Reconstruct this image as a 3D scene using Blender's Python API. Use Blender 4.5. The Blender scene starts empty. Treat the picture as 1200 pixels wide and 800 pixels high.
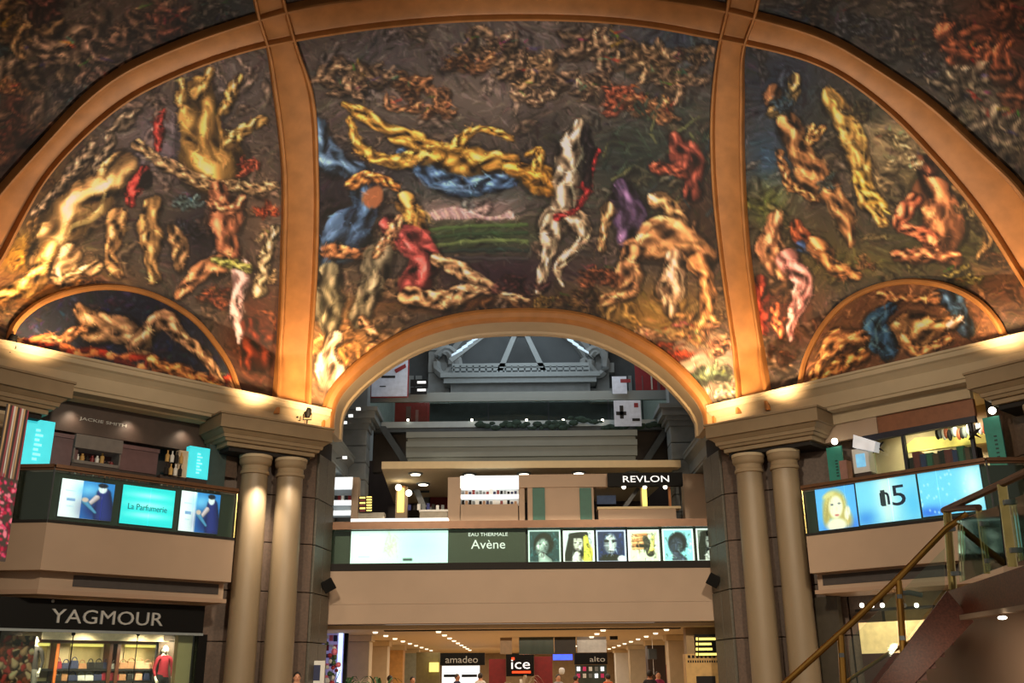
import bpy, bmesh, math, random
import numpy as np
from mathutils import Vector, Matrix
random.seed(7); rng = np.random.default_rng(7)
C = bpy.context.scene.collection
sc = bpy.context.scene
# ---------------------------------------------------------------- camera, world, exposure
CAM = np.array([-0.0691, -14.904, 1.6]); PIT, YAW, ROLL, FPX = .3312, -.0039, -.0090, 1150.
_f = np.array([math.sin(YAW)*math.cos(PIT), math.cos(YAW)*math.cos(PIT), math.sin(PIT)])
_r = np.array([math.cos(YAW), -math.sin(YAW), 0.]); _u = np.cross(_r, _f)
_c, _s = math.cos(ROLL), math.sin(ROLL)
_r, _u = _c*_r+_s*_u, -_s*_r+_c*_u
cd = bpy.data.cameras.new('camera'); cam = bpy.data.objects.new('camera', cd); C.objects.link(cam)
cd.sensor_width = 36; cd.lens = FPX/1200*36; cd.clip_end = 300
M = Matrix(((_r[0], _u[0], -_f[0], CAM[0]), (_r[1], _u[1], -_f[1], CAM[1]), (_r[2], _u[2], -_f[2], CAM[2]), (0, 0, 0, 1)))
cam.matrix_world = M
sc.camera = cam
w = bpy.data.worlds.new('world'); sc.world = w; w.use_nodes = True
w.node_tree.nodes['Background'].inputs[0].default_value = (1.0, .84, .68, 1)
w.node_tree.nodes['Background'].inputs[1].default_value = .32
sc.view_settings.view_transform = 'Standard'; sc.view_settings.look = 'None'
sc.view_settings.exposure = 0.0; sc.view_settings.gamma = 1
try: sc.view_settings.use_curve_mapping = False
except Exception: pass

def lin(c):
    c = np.asarray(c, float)/255.
    return np.where(c <= .04045, c/12.92, ((c+.055)/1.055)**2.4)
def col(r, g, b): return tuple(float(v) for v in lin((r, g, b)))+(1.,)

def spot(loc, tgt, power, color, size=60, blend=.8, rad=.08):
    l = bpy.data.lights.new('spotlight', 'SPOT'); l.energy = power; l.color = color
    l.spot_size = math.radians(size); l.spot_blend = blend; l.shadow_soft_size = rad
    o = bpy.data.objects.new('spotlight', l); C.objects.link(o); o.location = loc
    o.rotation_euler = (Vector(tgt)-Vector(loc)).to_track_quat('-Z', 'Y').to_euler(); return o
def area(loc, tgt, power, color, sx, sy):
    l = bpy.data.lights.new('area_light', 'AREA'); l.energy = power; l.color = color
    l.shape = 'RECTANGLE'; l.size = sx; l.size_y = sy
    o = bpy.data.objects.new('area_light', l); C.objects.link(o); o.location = loc
    o.rotation_euler = (Vector(tgt)-Vector(loc)).to_track_quat('-Z', 'Y').to_euler(); return o
WARM = (1., .66, .34); WARMW = (1., .82, .6); COOL = (.78, .92, 1.)
# uplights standing on the cornice blocks, washing the vault feet, plus added mid-air floods higher up
for sx in (-1, 1):
    spot((sx*5.6, 12.2, 8.75), (sx*6.0, 14.2, 11.5), 760, WARM, 130, 1, .25)
    spot((sx*7.0, 11.4, 8.7), (sx*7.9, 12.2, 11.5), 480, WARM, 110, 1, .15)
    spot((sx*11.2, 7.0, 8.75), (sx*12.2, 7.9, 11.5), 620, WARM, 110, 1, .15)
    spot((sx*4.3, 4.0, 7.8), (sx*8.5, 8.5, 14.2), 1500, (1., .88, .74), 90, 1, .5)  # extra flood in mid-air to brighten the upper vault, not on the blocks
spot((0, 3.0, 7.8), (0, 10.5, 15.0), 2500, (1., .92, .84), 84, 1, .5)  # central extra flood, also hung in mid-air without a fixture
# downlights on the columns
spot((-6.75, 11.35, 7.0), (-7.3, 12.1, 5.6), 620, WARMW, 75, 1, .06)
spot((-6.3, 11.6, 7.0), (-6.5, 12.6, 5.9), 130, WARMW, 75, 1, .06)
spot((6.9, 11.0, 7.5), (6.95, 12.4, 5.0), 26, WARMW, 90, 1, .1)
# invented floods in mid-air on the camera side, added to brighten the balconies
for sx in (-1, 1):
    spot((sx*5.5, -9.0, 12.2), (sx*1.5, 15.0, 3.2), 9500, WARMW, 42, .9, .6)
    spot((-sx*3.0, -7.0, 12.2), (sx*10.0, 9.5, 3.0), 8200, WARMW, 42, .9, .6)
# skylight of the gallery behind, ground gallery and shop ceilings
area((0, 27, 20), (0, 27, 0), 560, COOL, 8, 12)
area((0, 19.0, 13.5), (0, 27, 10), 120, COOL, 8, 3)
area((0, 24, 2.95), (0, 24, 0), 520, WARMW, 9, 12)
area((0, 38, 3.0), (0, 38, 0), 500, WARMW, 9, 12)
area((0, 17.0, 6.6), (0, 18.2, 0), 260, WARMW, 9, 1.5)
area((-12.0, 11.8, 2.9), (-12.0, 11.8, 0), 120, WARMW, 2.4, 1.5)
area((-12.2, 12.0, 7.3), (-12.2, 12.0, 0), 14, WARMW, 3, 1)
area((12.6, 12.6, 7.5), (12.6, 12.6, 0), 130, WARMW, 3, 2)
area((11.5, 11.8, 2.95), (11.5, 11.8, 0), 110, WARMW, 4, 2)

# ---------------------------------------------------------------- materials
MATS = {}
def mat(name, c, rough=.6, metal=0., var=.12, scale=6., bump=0., emit=0., spec=.5, stretch=None, trans=0., alpha=1.):
    if name in MATS: return MATS[name]
    m = bpy.data.materials.new(name); m.use_nodes = True; nt = m.node_tree; N = nt.nodes; L = nt.links
    b = N['Principled BSDF']; b.inputs['Roughness'].default_value = rough; b.inputs['Metallic'].default_value = metal
    b.inputs['Specular IOR Level'].default_value = spec
    cc = col(*c)
    tc = N.new('ShaderNodeTexCoord'); mp = N.new('ShaderNodeMapping'); L.new(tc.outputs['Object'], mp.inputs[0])
    if stretch: mp.inputs['Scale'].default_value = stretch
    nz = N.new('ShaderNodeTexNoise'); nz.inputs['Scale'].default_value = scale; nz.inputs['Detail'].default_value = 6
    L.new(mp.outputs[0], nz.inputs['Vector'])
    rp = N.new('ShaderNodeValToRGB'); rp.color_ramp.elements[0].position = .3; rp.color_ramp.elements[1].position = .7
    rp.color_ramp.elements[0].color = tuple(v*(1-var) for v in cc[:3])+(1,); rp.color_ramp.elements[1].color = tuple(min(1, v*(1+var)) for v in cc[:3])+(1,)
    L.new(nz.outputs[0], rp.inputs[0]); L.new(rp.outputs[0], b.inputs['Base Color'])
    if bump:
        bp = N.new('ShaderNodeBump'); bp.inputs['Strength'].default_value = bump; bp.inputs['Distance'].default_value = .02
        L.new(nz.outputs[0], bp.inputs['Height']); L.new(bp.outputs[0], b.inputs['Normal'])
    if emit:
        L.new(rp.outputs[0], b.inputs['Emission Color']); b.inputs['Emission Strength'].default_value = emit
    if trans: b.inputs['Transmission Weight'].default_value = trans
    if alpha < 1: b.inputs['Alpha'].default_value = alpha
    MATS[name] = m; return m
def paint_mat(name, emit=0., rough=.75, bump=0.):
    if name in MATS: return MATS[name]
    m = bpy.data.materials.new(name); m.use_nodes = True; nt = m.node_tree; N = nt.nodes; L = nt.links
    b = N['Principled BSDF']; b.inputs['Roughness'].default_value = rough
    a = N.new('ShaderNodeAttribute'); a.attribute_name = 'Col'
    nz = N.new('ShaderNodeTexNoise'); nz.inputs['Scale'].default_value = 9; nz.inputs['Detail'].default_value = 8
    mx = N.new('ShaderNodeMix'); mx.data_type = 'RGBA'; mx.blend_type = 'OVERLAY'; mx.inputs['Factor'].default_value = .25 if not emit else .05
    L.new(a.outputs['Color'], mx.inputs[6]); L.new(nz.outputs[0], mx.inputs[7])
    L.new(mx.outputs[2], b.inputs['Base Color'])
    if emit: L.new(mx.outputs[2], b.inputs['Emission Color']); b.inputs['Emission Strength'].default_value = emit
    if bump:
        bp = N.new('ShaderNodeBump'); bp.inputs['Strength'].default_value = bump; bp.inputs['Distance'].default_value = .03
        L.new(nz.outputs[0], bp.inputs['Height']); L.new(bp.outputs[0], b.inputs['Normal'])
    MATS[name] = m; return m
def glass_mat():
    if 'green_glass' in MATS: return MATS['green_glass']
    m = bpy.data.materials.new('green_glass'); m.use_nodes = True; nt = m.node_tree; N = nt.nodes; L = nt.links
    for n in list(N):
        if n.type == 'BSDF_PRINCIPLED': N.remove(n)
    out = [n for n in N if n.type == 'OUTPUT_MATERIAL'][0]
    t = N.new('ShaderNodeBsdfTransparent'); t.inputs[0].default_value = (.86, .93, .88, 1)
    g = N.new('ShaderNodeBsdfGlossy'); g.inputs['Roughness'].default_value = .05; g.inputs[0].default_value = (.8, .9, .85, 1)
    f = N.new('ShaderNodeFresnel'); f.inputs[0].default_value = 1.45
    nz = N.new('ShaderNodeTexNoise'); nz.inputs['Scale'].default_value = .7
    mx = N.new('ShaderNodeMixShader'); L.new(f.outputs[0], mx.inputs[0]); L.new(t.outputs[0], mx.inputs[1]); L.new(g.outputs[0], mx.inputs[2])
    L.new(mx.outputs[0], out.inputs[0]); MATS['green_glass'] = m; return m

STONE = mat('warm_limestone', (196, 178, 148), .65, var=.08, scale=3, bump=.15)
CORN = mat('cornice_plaster', (186, 168, 138), .7, var=.05, scale=2, bump=.1)
COLM = mat('column_stone', (138, 121, 97), .5, var=.06, scale=4, bump=.08, stretch=(1, 1, .3))
GRANP = mat('pink_granite', (88, 70, 58), .55, var=.22, scale=14, bump=.1)
GRANG = mat('grey_granite', (92, 88, 78), .5, var=.18, scale=14, bump=.1)
GOLD = mat('gilded_rib_plaster', (174, 118, 64), .5, .15, var=.16, scale=2.2, bump=.1)
GOLDE = mat('gilded_rib_moulding', (150, 92, 42), .45, .2, var=.16, scale=3, bump=.1)
FASC = mat('beige_fascia', (172, 148, 126), .6, var=.03, scale=1.5)
FASC2 = mat('beige_fascia_return', (166, 138, 116), .6, var=.03, scale=1.5)
DARK = mat('dark_gaps_and_goods', (28, 24, 22), .8, var=.05)  # near-black for painted-in gap shade, dark print and dark goods
BLACK = mat('black_sign_board', (9, 9, 9), .6, var=.1, spec=.2)
WOOD = mat('dark_brown_panel', (56, 42, 36), .45, var=.15, scale=5, stretch=(1, 1, .2))
RAIL = mat('bronze_handrail', (108, 76, 52), .35, .4, var=.1)
BRASS = mat('polished_brass', (196, 150, 74), .28, .85, var=.08, scale=8)
BRASS2 = mat('pale_brass_post', (190, 176, 112), .25, .85, var=.1, scale=8)
REDG = mat('red_granite', (112, 60, 40), .4, var=.35, scale=40, bump=.05)
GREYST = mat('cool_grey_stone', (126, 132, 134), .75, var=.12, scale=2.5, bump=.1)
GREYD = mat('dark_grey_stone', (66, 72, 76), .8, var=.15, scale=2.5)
GREYL = mat('pale_grey_metal', (150, 160, 164), .5, .3, var=.05)
BEAMG = mat('grey_green_plaster', (124, 130, 128), .7, var=.04, scale=2)
CEIL = mat('cream_ceiling', (222, 200, 160), .7, var=.03)
FLOORM = mat('polished_marble_floor', (176, 150, 118), .2, var=.12, scale=1.2)
WHITEL = mat('lit_white', (235, 240, 240), .5, var=.02, emit=1.1)
LAMPM = mat('lamp_lens', (255, 244, 220), .5, var=0, emit=6)
CYANL = mat('lit_turquoise', (60, 205, 215), .5, var=.05, emit=.9)
GREEN = mat('green_panel', (28, 92, 78), .5, var=.08)
TEAL = mat('teal_banner', (40, 120, 104), .6, var=.1, emit=.15)
DGREEN = mat('dark_green_board', (66, 76, 66), .4, var=.05)
DGLASS = mat('dark_back_glass', (52, 62, 54), .2, var=.15, scale=1.5, stretch=(2, 2, .3))
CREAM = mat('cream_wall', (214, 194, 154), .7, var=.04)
YEL = mat('lit_yellow', (250, 226, 120), .5, var=.05, emit=1.2)
WHITE = mat('white_gloss', (226, 226, 222), .4, var=.03)
GREYT = mat('grey_lettering', (176, 172, 162), .4, .5, var=.03, emit=.12)
WTXT = mat('white_lettering', (240, 240, 240), .5, var=.0, emit=.9)
RED = mat('red_panel', (128, 28, 32), .5, var=.15)
MAUVE = mat('mauve_panel', (104, 74, 76), .6, var=.1)
SHELFW = mat('brown_shelf_wood', (96, 52, 32), .45, var=.15)
GLASS = glass_mat()

ORD = ['first', 'second', 'third', 'fourth', 'fifth', 'sixth', 'seventh', 'eighth', 'ninth', 'tenth', 'eleventh', 'twelfth', 'thirteenth', 'fourteenth', 'fifteenth', 'sixteenth', 'seventeenth', 'eighteenth', 'nineteenth', 'twentieth', 'twenty-first', 'twenty-second', 'twenty-third', 'twenty-fourth', 'twenty-fifth', 'twenty-sixth', 'twenty-seventh', 'twenty-eighth']
ENTB = mat('entablature_stone', (150, 130, 102), .7, var=.06, scale=3, bump=.1)
LAMP2 = mat('dim_lamp_lens', (255, 236, 200), .5, var=0, emit=1.8)
# ---------------------------------------------------------------- mesh helpers
class MB:
    def __init__(s): s.v = []; s.f = []
    def add(s, vs, fs):
        o = len(s.v); s.v += [tuple(map(float, v)) for v in vs]; s.f += [tuple(i+o for i in f) for f in fs]; return s
    def hexa(s, p):   # 8 pts: bottom 4, top 4
        return s.add(p, [(0, 3, 2, 1), (4, 5, 6, 7), (0, 1, 5, 4), (1, 2, 6, 5), (2, 3, 7, 6), (3, 0, 4, 7)])
    def box(s, x0, y0, z0, x1, y1, z1):
        return s.hexa([(x0, y0, z0), (x1, y0, z0), (x1, y1, z0), (x0, y1, z0), (x0, y0, z1), (x1, y0, z1), (x1, y1, z1), (x0, y1, z1)])
    def prism(s, poly, z0, z1):
        n = len(poly); v = [(x, y, z0) for x, y in poly]+[(x, y, z1) for x, y in poly]
        return s.add(v, [tuple(reversed(range(n))), tuple(range(n, 2*n))]+[(i, (i+1) % n, n+(i+1) % n, n+i) for i in range(n)])
    def tube(s, pts, r, n=8, caps=True):
        pts = [Vector(p) for p in pts]; rs = r if isinstance(r, (list, tuple)) else [r]*len(pts); v = []; f = []
        for i, p in enumerate(pts):
            d = (pts[min(i+1, len(pts)-1)]-pts[max(i-1, 0)]).normalized()
            a = d.orthogonal().normalized() if abs(d.z) > .95 else d.cross(Vector((0, 0, 1))).normalized()
            b = d.cross(a)
            v += [p+(a*math.cos(t)+b*math.sin(t))*rs[i] for t in [2*math.pi*k/n for k in range(n)]]
        for i in range(len(pts)-1):
            f += [(i*n+k, i*n+(k+1) % n, (i+1)*n+(k+1) % n, (i+1)*n+k) for k in range(n)]
        if caps: f += [tuple(reversed(range(n))), tuple(range((len(pts)-1)*n, len(pts)*n))]
        return s.add(v, f)
    def lathe(s, cx, cy, prof, n=40):
        v = []; f = []
        for r, z in prof: v += [(cx+r*math.cos(2*math.pi*k/n), cy+r*math.sin(2*math.pi*k/n), z) for k in range(n)]
        for i in range(len(prof)-1): f += [(i*n+k, i*n+(k+1) % n, (i+1)*n+(k+1) % n, (i+1)*n+k) for k in range(n)]
        f += [tuple(reversed(range(n))), tuple(range((len(prof)-1)*n, len(prof)*n))]
        return s.add(v, f)
    def ball(s, c, r, n=12, m=8, sq=(1, 1, 1)):
        prof = [(math.sin(math.pi*i/m), -math.cos(math.pi*i/m)) for i in range(m+1)]; v = []; f = []
        for a, z in prof: v += [(c[0]+a*r*sq[0]*math.cos(2*math.pi*k/n), c[1]+a*r*sq[1]*math.sin(2*math.pi*k/n), c[2]+z*r*sq[2]) for k in range(n)]
        for i in range(m): f += [(i*n+k, i*n+(k+1) % n, (i+1)*n+(k+1) % n, (i+1)*n+k) for k in range(n)]
        return s.add(v, f)
    def sweep(s, path, prof, normals):
        """path: plan points; normals: outward plan offset vectors; prof: (d, z) closed polygon"""
        n = len(prof); v = []; f = []
        for (x, y), (nx, ny) in zip(path, normals): v += [(x+nx*d, y+ny*d, z) for d, z in prof]
        for i in range(len(path)-1): f += [(i*n+k, i*n+(k+1) % n, (i+1)*n+(k+1) % n, (i+1)*n+k) for k in range(n)]
        f += [tuple(reversed(range(n))), tuple(range((len(path)-1)*n, len(path)*n))]
        return s.add(v, f)
def wloc(o):
    p = Vector((0, 0, 0))
    while o is not None: p = p+o.location; o = o.parent
    return p
def link(name, mb, m, parent=None, smooth=False, bevel=0., colors=None, fixn=True, origin=None):
    me = bpy.data.meshes.new(name)
    V = np.array(mb.v)
    if parent is not None: org = np.array(wloc(parent))
    elif origin is not None: org = np.array(origin)
    else: org = np.array([(V[:, 0].min()+V[:, 0].max())/2, (V[:, 1].min()+V[:, 1].max())/2, V[:, 2].min()])
    me.from_pydata((V-org).tolist(), [], mb.f); me.update()
    if fixn and len(mb.f) < 60000:
        bm = bmesh.new(); bm.from_mesh(me); bmesh.ops.recalc_face_normals(bm, faces=bm.faces); bm.to_mesh(me); bm.free()
    if smooth:
        me.polygons.foreach_set('use_smooth', [True]*len(me.polygons))
        if smooth == 'auto':
            try: me.set_sharp_from_angle(angle=math.radians(35))
            except Exception: pass
    if colors is not None:
        at = me.color_attributes.new('Col', 'FLOAT_COLOR', 'POINT')
        at.data.foreach_set('color', np.concatenate([colors, np.ones((len(colors), 1))], 1).astype(np.float32).ravel())
    me.materials.append(m)
    o = bpy.data.objects.new(name, me); C.objects.link(o)
    if parent is not None: o.parent = parent
    else: o.location = org
    if bevel:
        bv = o.modifiers.new('edge', 'BEVEL'); bv.width = bevel; bv.segments = 2; bv.limit_method = 'ANGLE'
    return o
def tag(o, label=None, cat=None, group=None, kind=None):
    if label: o['label'] = label
    if cat: o['category'] = cat
    if group: o['group'] = group
    if kind: o['kind'] = kind
    return o
def thing(name, label, cat, loc, group=None):
    o = bpy.data.objects.new(name, None); o.empty_display_size = .2; C.objects.link(o); o.location = loc
    return tag(o, label, cat, group)
def struct(name, mb, m, parent=None, **k):
    o = link(name, mb, m, parent, **k)
    if parent is None: o['kind'] = 'structure'
    return o

class Frame:
    """a vertical plane n.p = k in plan, t runs to the right as seen from its front"""
    def __init__(s, n, k, sag=0.):
        s.n = np.array([n[0], n[1], 0.]); s.n /= np.linalg.norm(s.n); s.k = k; s.t = np.array([-s.n[1], s.n[0], 0.])
    def px(s, x, y, d=0.):
        r = _f+_r*(x-600)/FPX+_u*(400-y)/FPX
        t = (s.k+d-CAM@s.n)/(r@s.n); p = CAM+r*t
        return float(p@s.t), float(p[2])
    def P(s, a, z, d=0.):
        p = s.n*(s.k+d)+s.t*a; return (float(p[0]), float(p[1]), float(z))
    def box(s, mb, a0, a1, z0, z1, d0, d1):
        return mb.hexa([s.P(a0, z0, d1), s.P(a1, z0, d1), s.P(a1, z0, d0), s.P(a0, z0, d0), s.P(a0, z1, d1), s.P(a1, z1, d1), s.P(a1, z1, d0), s.P(a0, z1, d0)])
    def pb(s, mb, x0, y0, x1, y1, d1=0., th=.1):
        """box whose front face (offset d1) spans the photo points left-top .. right-bottom"""
        a0, z1 = s.px(x0, y0, d1); a1, z0 = s.px(x1, y1, d1)
        return s.box(mb, a0, a1, min(z0, z1), max(z0, z1), d1-th, d1)
    def quadp(s, mb, pts, d1=0., th=.1):
        """prism with the polygon given in photo points on the plane offset d1"""
        q = [s.px(x, y, d1) for x, y in pts]; n = len(q)
        v = [s.P(a, z, d1) for a, z in q]+[s.P(a, z, d1-th) for a, z in q]
        return mb.add(v, [tuple(range(n)), tuple(reversed(range(n, 2*n)))]+[(i, n+i, n+(i+1) % n, (i+1) % n) for i in range(n)])
def Hpt(x, y, z):
    r = _f+_r*(x-600)/FPX+_u*(400-y)/FPX; t = (z-CAM[2])/r[2]; return CAM+r*t
SQ = math.sqrt(.5)
def GY(y): return Frame((0, -1), -y)
def DLf(off): return Frame((1, -1), (-19.93+off*math.sqrt(2))*SQ)     # left diagonal, off = metres proud of wall
def DRf(off): return Frame((-1, -1), (-19.93+off*math.sqrt(2))*SQ)

def text(s, fr, x, y, hpx, wpx, d, m, name='lettering', parent=None, th=.015, lab=None):
    """word centred at photo point (x, y) on frame plane d, cap height hpx, total width wpx"""
    cu = bpy.data.curves.new(name, 'FONT'); cu.body = s; cu.align_x = 'CENTER'; cu.align_y = 'CENTER'; cu.size = 1; cu.extrude = .01; cu.resolution_u = 3
    to = bpy.data.objects.new('tmp', cu); C.objects.link(to); bpy.context.view_layer.update()
    me = bpy.data.meshes.new_from_object(to.evaluated_get(bpy.context.evaluated_depsgraph_get()))
    bpy.data.objects.remove(to); bpy.data.curves.remove(cu)
    V = np.array([v.co[:] for v in me.vertices]); F = [tuple(p.vertices) for p in me.polygons]; bpy.data.meshes.remove(me)
    mn, mx = V.min(0), V.max(0)
    V = (V-(mn+mx)/2)/(mx-mn)
    a, z = fr.px(x, y, d); a0, _ = fr.px(x-wpx/2, y, d); a1, _ = fr.px(x+wpx/2, y, d); _, z0 = fr.px(x, y+hpx/2, d); _, z1 = fr.px(x, y-hpx/2, d)
    W, Hh = a1-a0, z1-z0
    mb = MB(); mb.v = [fr.P(a+v[0]*W, z+v[1]*Hh, d+th*(v[2]+.5)) for v in V]; mb.f = F
    o = link(name, mb, m, parent, fixn=False)
    if lab: o['label'] = lab
    return o

# ---------------------------------------------------------------- painting helpers (flat print and frescoes)
def bend(pts):
    """resample a mass so that its outline swells and curves"""
    P = np.array(pts, float); n = len(P); t = np.linspace(0, n-1, (n-1)*4+1); out = []
    for u in t:
        i = min(int(u), n-2); f = u-i; p0 = P[max(i-1, 0)]; p1 = P[i]; p2 = P[i+1]; p3 = P[min(i+2, n-1)]
        q = .5*((2*p1)+(-p0+p2)*f+(2*p0-5*p1+4*p2-p3)*f*f+(-p0+3*p1-3*p2+p3)*f**3)
        out.append((q[0], q[1], max(1., q[2]*(1+.13*math.sin(u*4.1+P[0, 0])))))
    return out
class Canvas:
    def __init__(s, x0, y0, x1, y1, res=1., bg=(90, 80, 70)):
        s.x0, s.y0, s.res = x0, y0, res; s.w = int((x1-x0)*res)+1; s.h = int((y1-y0)*res)+1
        s.a = np.zeros((s.h, s.w, 3))+np.array(bg, float)
    def sub(s, bx0, by0, bx1, by1):
        i0 = max(0, int((bx0-s.x0)*s.res)); i1 = min(s.w, int((bx1-s.x0)*s.res)+2); j0 = max(0, int((by0-s.y0)*s.res)); j1 = min(s.h, int((by1-s.y0)*s.res)+2)
        if i0 >= i1 or j0 >= j1: return None
        X, Y = np.meshgrid(np.arange(i0, i1)/s.res+s.x0, np.arange(j0, j1)/s.res+s.y0); return (slice(j0, j1), slice(i0, i1)), X, Y
    def blob(s, x, y, rx, ry, c, ang=0., hard=0., al=1.):
        R = max(rx, ry)*(1.05 if hard else 2.4); q = s.sub(x-R, y-R, x+R, y+R)
        if q is None: return
        sl, X, Y = q; ca, sa = math.cos(ang), math.sin(ang); u = ((X-x)*ca+(Y-y)*sa)/rx; v = (-(X-x)*sa+(Y-y)*ca)/ry; d = np.sqrt(u*u+v*v)
        k = np.clip((1-d)*hard, 0, 1)*al if hard else np.exp(-d*d*1.2)*al
        s.a[sl] = s.a[sl]*(1-k[..., None])+np.array(c, float)*k[..., None]
    def rect(s, x0, y0, x1, y1, c, al=1.):
        q = s.sub(x0, y0, x1, y1)
        if q is None: return
        sl, X, Y = q; k = ((X >= x0) & (X <= x1) & (Y >= y0) & (Y <= y1))*al; s.a[sl] = s.a[sl]*(1-k[..., None])+np.array(c, float)*k[..., None]
    def cap(s, x0, y0, x1, y1, r0, r1, c, shade=.6, outline=.32, al=1.):
        R = max(r0, r1)*1.3; q = s.sub(min(x0, x1)-R, min(y0, y1)-R, max(x0, x1)+R, max(y0, y1)+R)
        if q is None: return
        sl, X, Y = q; dx, dy = x1-x0, y1-y0; L2 = dx*dx+dy*dy+1e-9
        t = np.clip(((X-x0)*dx+(Y-y0)*dy)/L2, 0, 1); ex = X-(x0+t*dx); ey = Y-(y0+t*dy); r = r0+(r1-r0)*t; d = np.sqrt(ex*ex+ey*ey)/np.maximum(r, .3)
        nz = np.sqrt(np.clip(1-d*d, 0, 1)); lam = np.clip(nz*.75-(ex*.35+ey*.5)/np.maximum(r, .3)*.8+.15, 0, 1.3)
        cc = np.array(c, float); val = cc*(1-shade+shade*1.45*lam[..., None])+np.array([30, 26, 18])*np.clip(lam-.75, 0, 1)[..., None]
        k = np.clip((1-d)*np.maximum(r, 1)*s.res, 0, 1)*al; ko = np.clip((1.14-d)*np.maximum(r, 1)*s.res, 0, 1)*outline*al
        s.a[sl] = s.a[sl]*(1-ko[..., None]*.75); s.a[sl] = s.a[sl]*(1-k[..., None])+val*k[..., None]
    def chain(s, pts, c, shade=.6, outline=.32, al=1., tone=0.):
        P = np.array(pts, float); R = P[:, 2].max()*1.3; q = s.sub(P[:, 0].min()-R, P[:, 1].min()-R, P[:, 0].max()+R, P[:, 1].max()+R)
        if q is None: return
        sl, X, Y = q; best = np.full(X.shape, 9.); ex = np.zeros(X.shape); ey = np.zeros(X.shape); rr = np.ones(X.shape); U = np.zeros(X.shape); Wd = np.zeros(X.shape); acc_ = 0.; ph_ = P[0, 0]*.7+P[0, 1]*.3
        for a, b in zip(P[:-1], P[1:]):
            dx, dy = b[0]-a[0], b[1]-a[1]; t = np.clip(((X-a[0])*dx+(Y-a[1])*dy)/(dx*dx+dy*dy+1e-9), 0, 1)
            LL_ = math.hypot(dx, dy)+1e-6; e1 = X-(a[0]+t*dx); e2 = Y-(a[1]+t*dy); r = np.maximum(a[2]+(b[2]-a[2])*t, .3); wl = acc_+t*LL_; sd = (e1*-dy+e2*dx)/LL_
            if tone: r = r*(1+.17*np.sin(wl/P[:, 2].max()*1.5+ph_+np.where(sd > 0, 1.9, 0))+.07*np.sin(wl/P[:, 2].max()*4.3+ph_*2))
            d = np.sqrt(e1*e1+e2*e2)/r; k = d < best; U = np.where(k, sd/r, U); Wd = np.where(k, wl/P[:, 2].max(), Wd); acc_ += LL_
            best = np.where(k, d, best); ex = np.where(k, e1, ex); ey = np.where(k, e2, ey); rr = np.where(k, r, rr)
        d = best; nz = np.sqrt(np.clip(1-d*d, 0, 1)); lam = np.clip(nz*.7-(ex*.45+ey*.5)/rr*.8+.12, 0, 1.3)
        if tone:
            st = np.sin(U*4.6+1.7*np.sin(Wd*1.9+ph_)+ph_)+.7*np.sin(Wd*4.1+2.3*np.sin(U*2.2+ph_*1.3))+.5*np.sin(U*9+3*np.sin(Wd*2.7-ph_))
            lam = np.clip(lam*.62+.16, 0, 1)*(1+tone*1.15*st)+.05*st
        cc = np.array(c, float); val = cc*(1-shade+shade*1.5*lam[..., None])+np.array([34, 28, 20])*np.clip(lam-.7, 0, 1)[..., None]
        k = np.clip((1-d)*np.maximum(rr, 1)*s.res, 0, 1)*al; ko = np.clip((1.22-d)*np.maximum(rr, 1)*s.res*.7, 0, 1)*outline*al
        s.a[sl] = s.a[sl]*(1-ko[..., None]*.8); s.a[sl] = s.a[sl]*(1-k[..., None])+val*k[..., None]
    def drape(s, pts, c, n=5, wob=.5, c2=None):
        pts = bend(pts); s.chain(pts, c, shade=.85, outline=.45, tone=.4, al=.92)
        n = max(2, min(n, 5)); c = c2 or c
        for i in range(n):      # folds following the mass
            o = (i/(n-1)-.5)*1.3+rng.normal()*.1; a0 = rng.uniform(0, .5); a1 = rng.uniform(.5, 1); pp = []
            for j in range(int(a0*len(pts)), max(int(a0*len(pts))+2, int(a1*len(pts)))):
                if j >= len(pts): break
                x, y, r = pts[j]; x2, y2 = pts[min(j+1, len(pts)-1)][:2]; xp, yp = pts[max(j-1, 0)][:2]
                dx, dy = x2-xp, y2-yp; L = math.hypot(dx, dy)+1e-6; oo = o+.25*math.sin(j*.9+i)
                pp.append((x-dy/L*r*oo, y+dx/L*r*oo, max(.6, r*.13*math.sin(math.pi*min(1, (j+1)/(len(pts)+1))))))
            if len(pp) > 1: s.chain(pp, tuple(min(255, v*(.4 if i % 2 else 1.3)) for v in c), shade=.1, outline=0, al=.5)
    def sample(s, X, Y):
        u = np.clip((X-s.x0)*s.res, 0, s.w-1.001); v = np.clip((Y-s.y0)*s.res, 0, s.h-1.001); i = u.astype(int); j = v.astype(int); fu = (u-i)[..., None]; fv = (v-j)[..., None]
        a = s.a; return (a[j, i]*(1-fu)+a[j, np.minimum(i+1, s.w-1)]*fu)*(1-fv)+(a[np.minimum(j+1, s.h-1), i]*(1-fu)+a[np.minimum(j+1, s.h-1), np.minimum(i+1, s.w-1)]*fu)*fv
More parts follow.
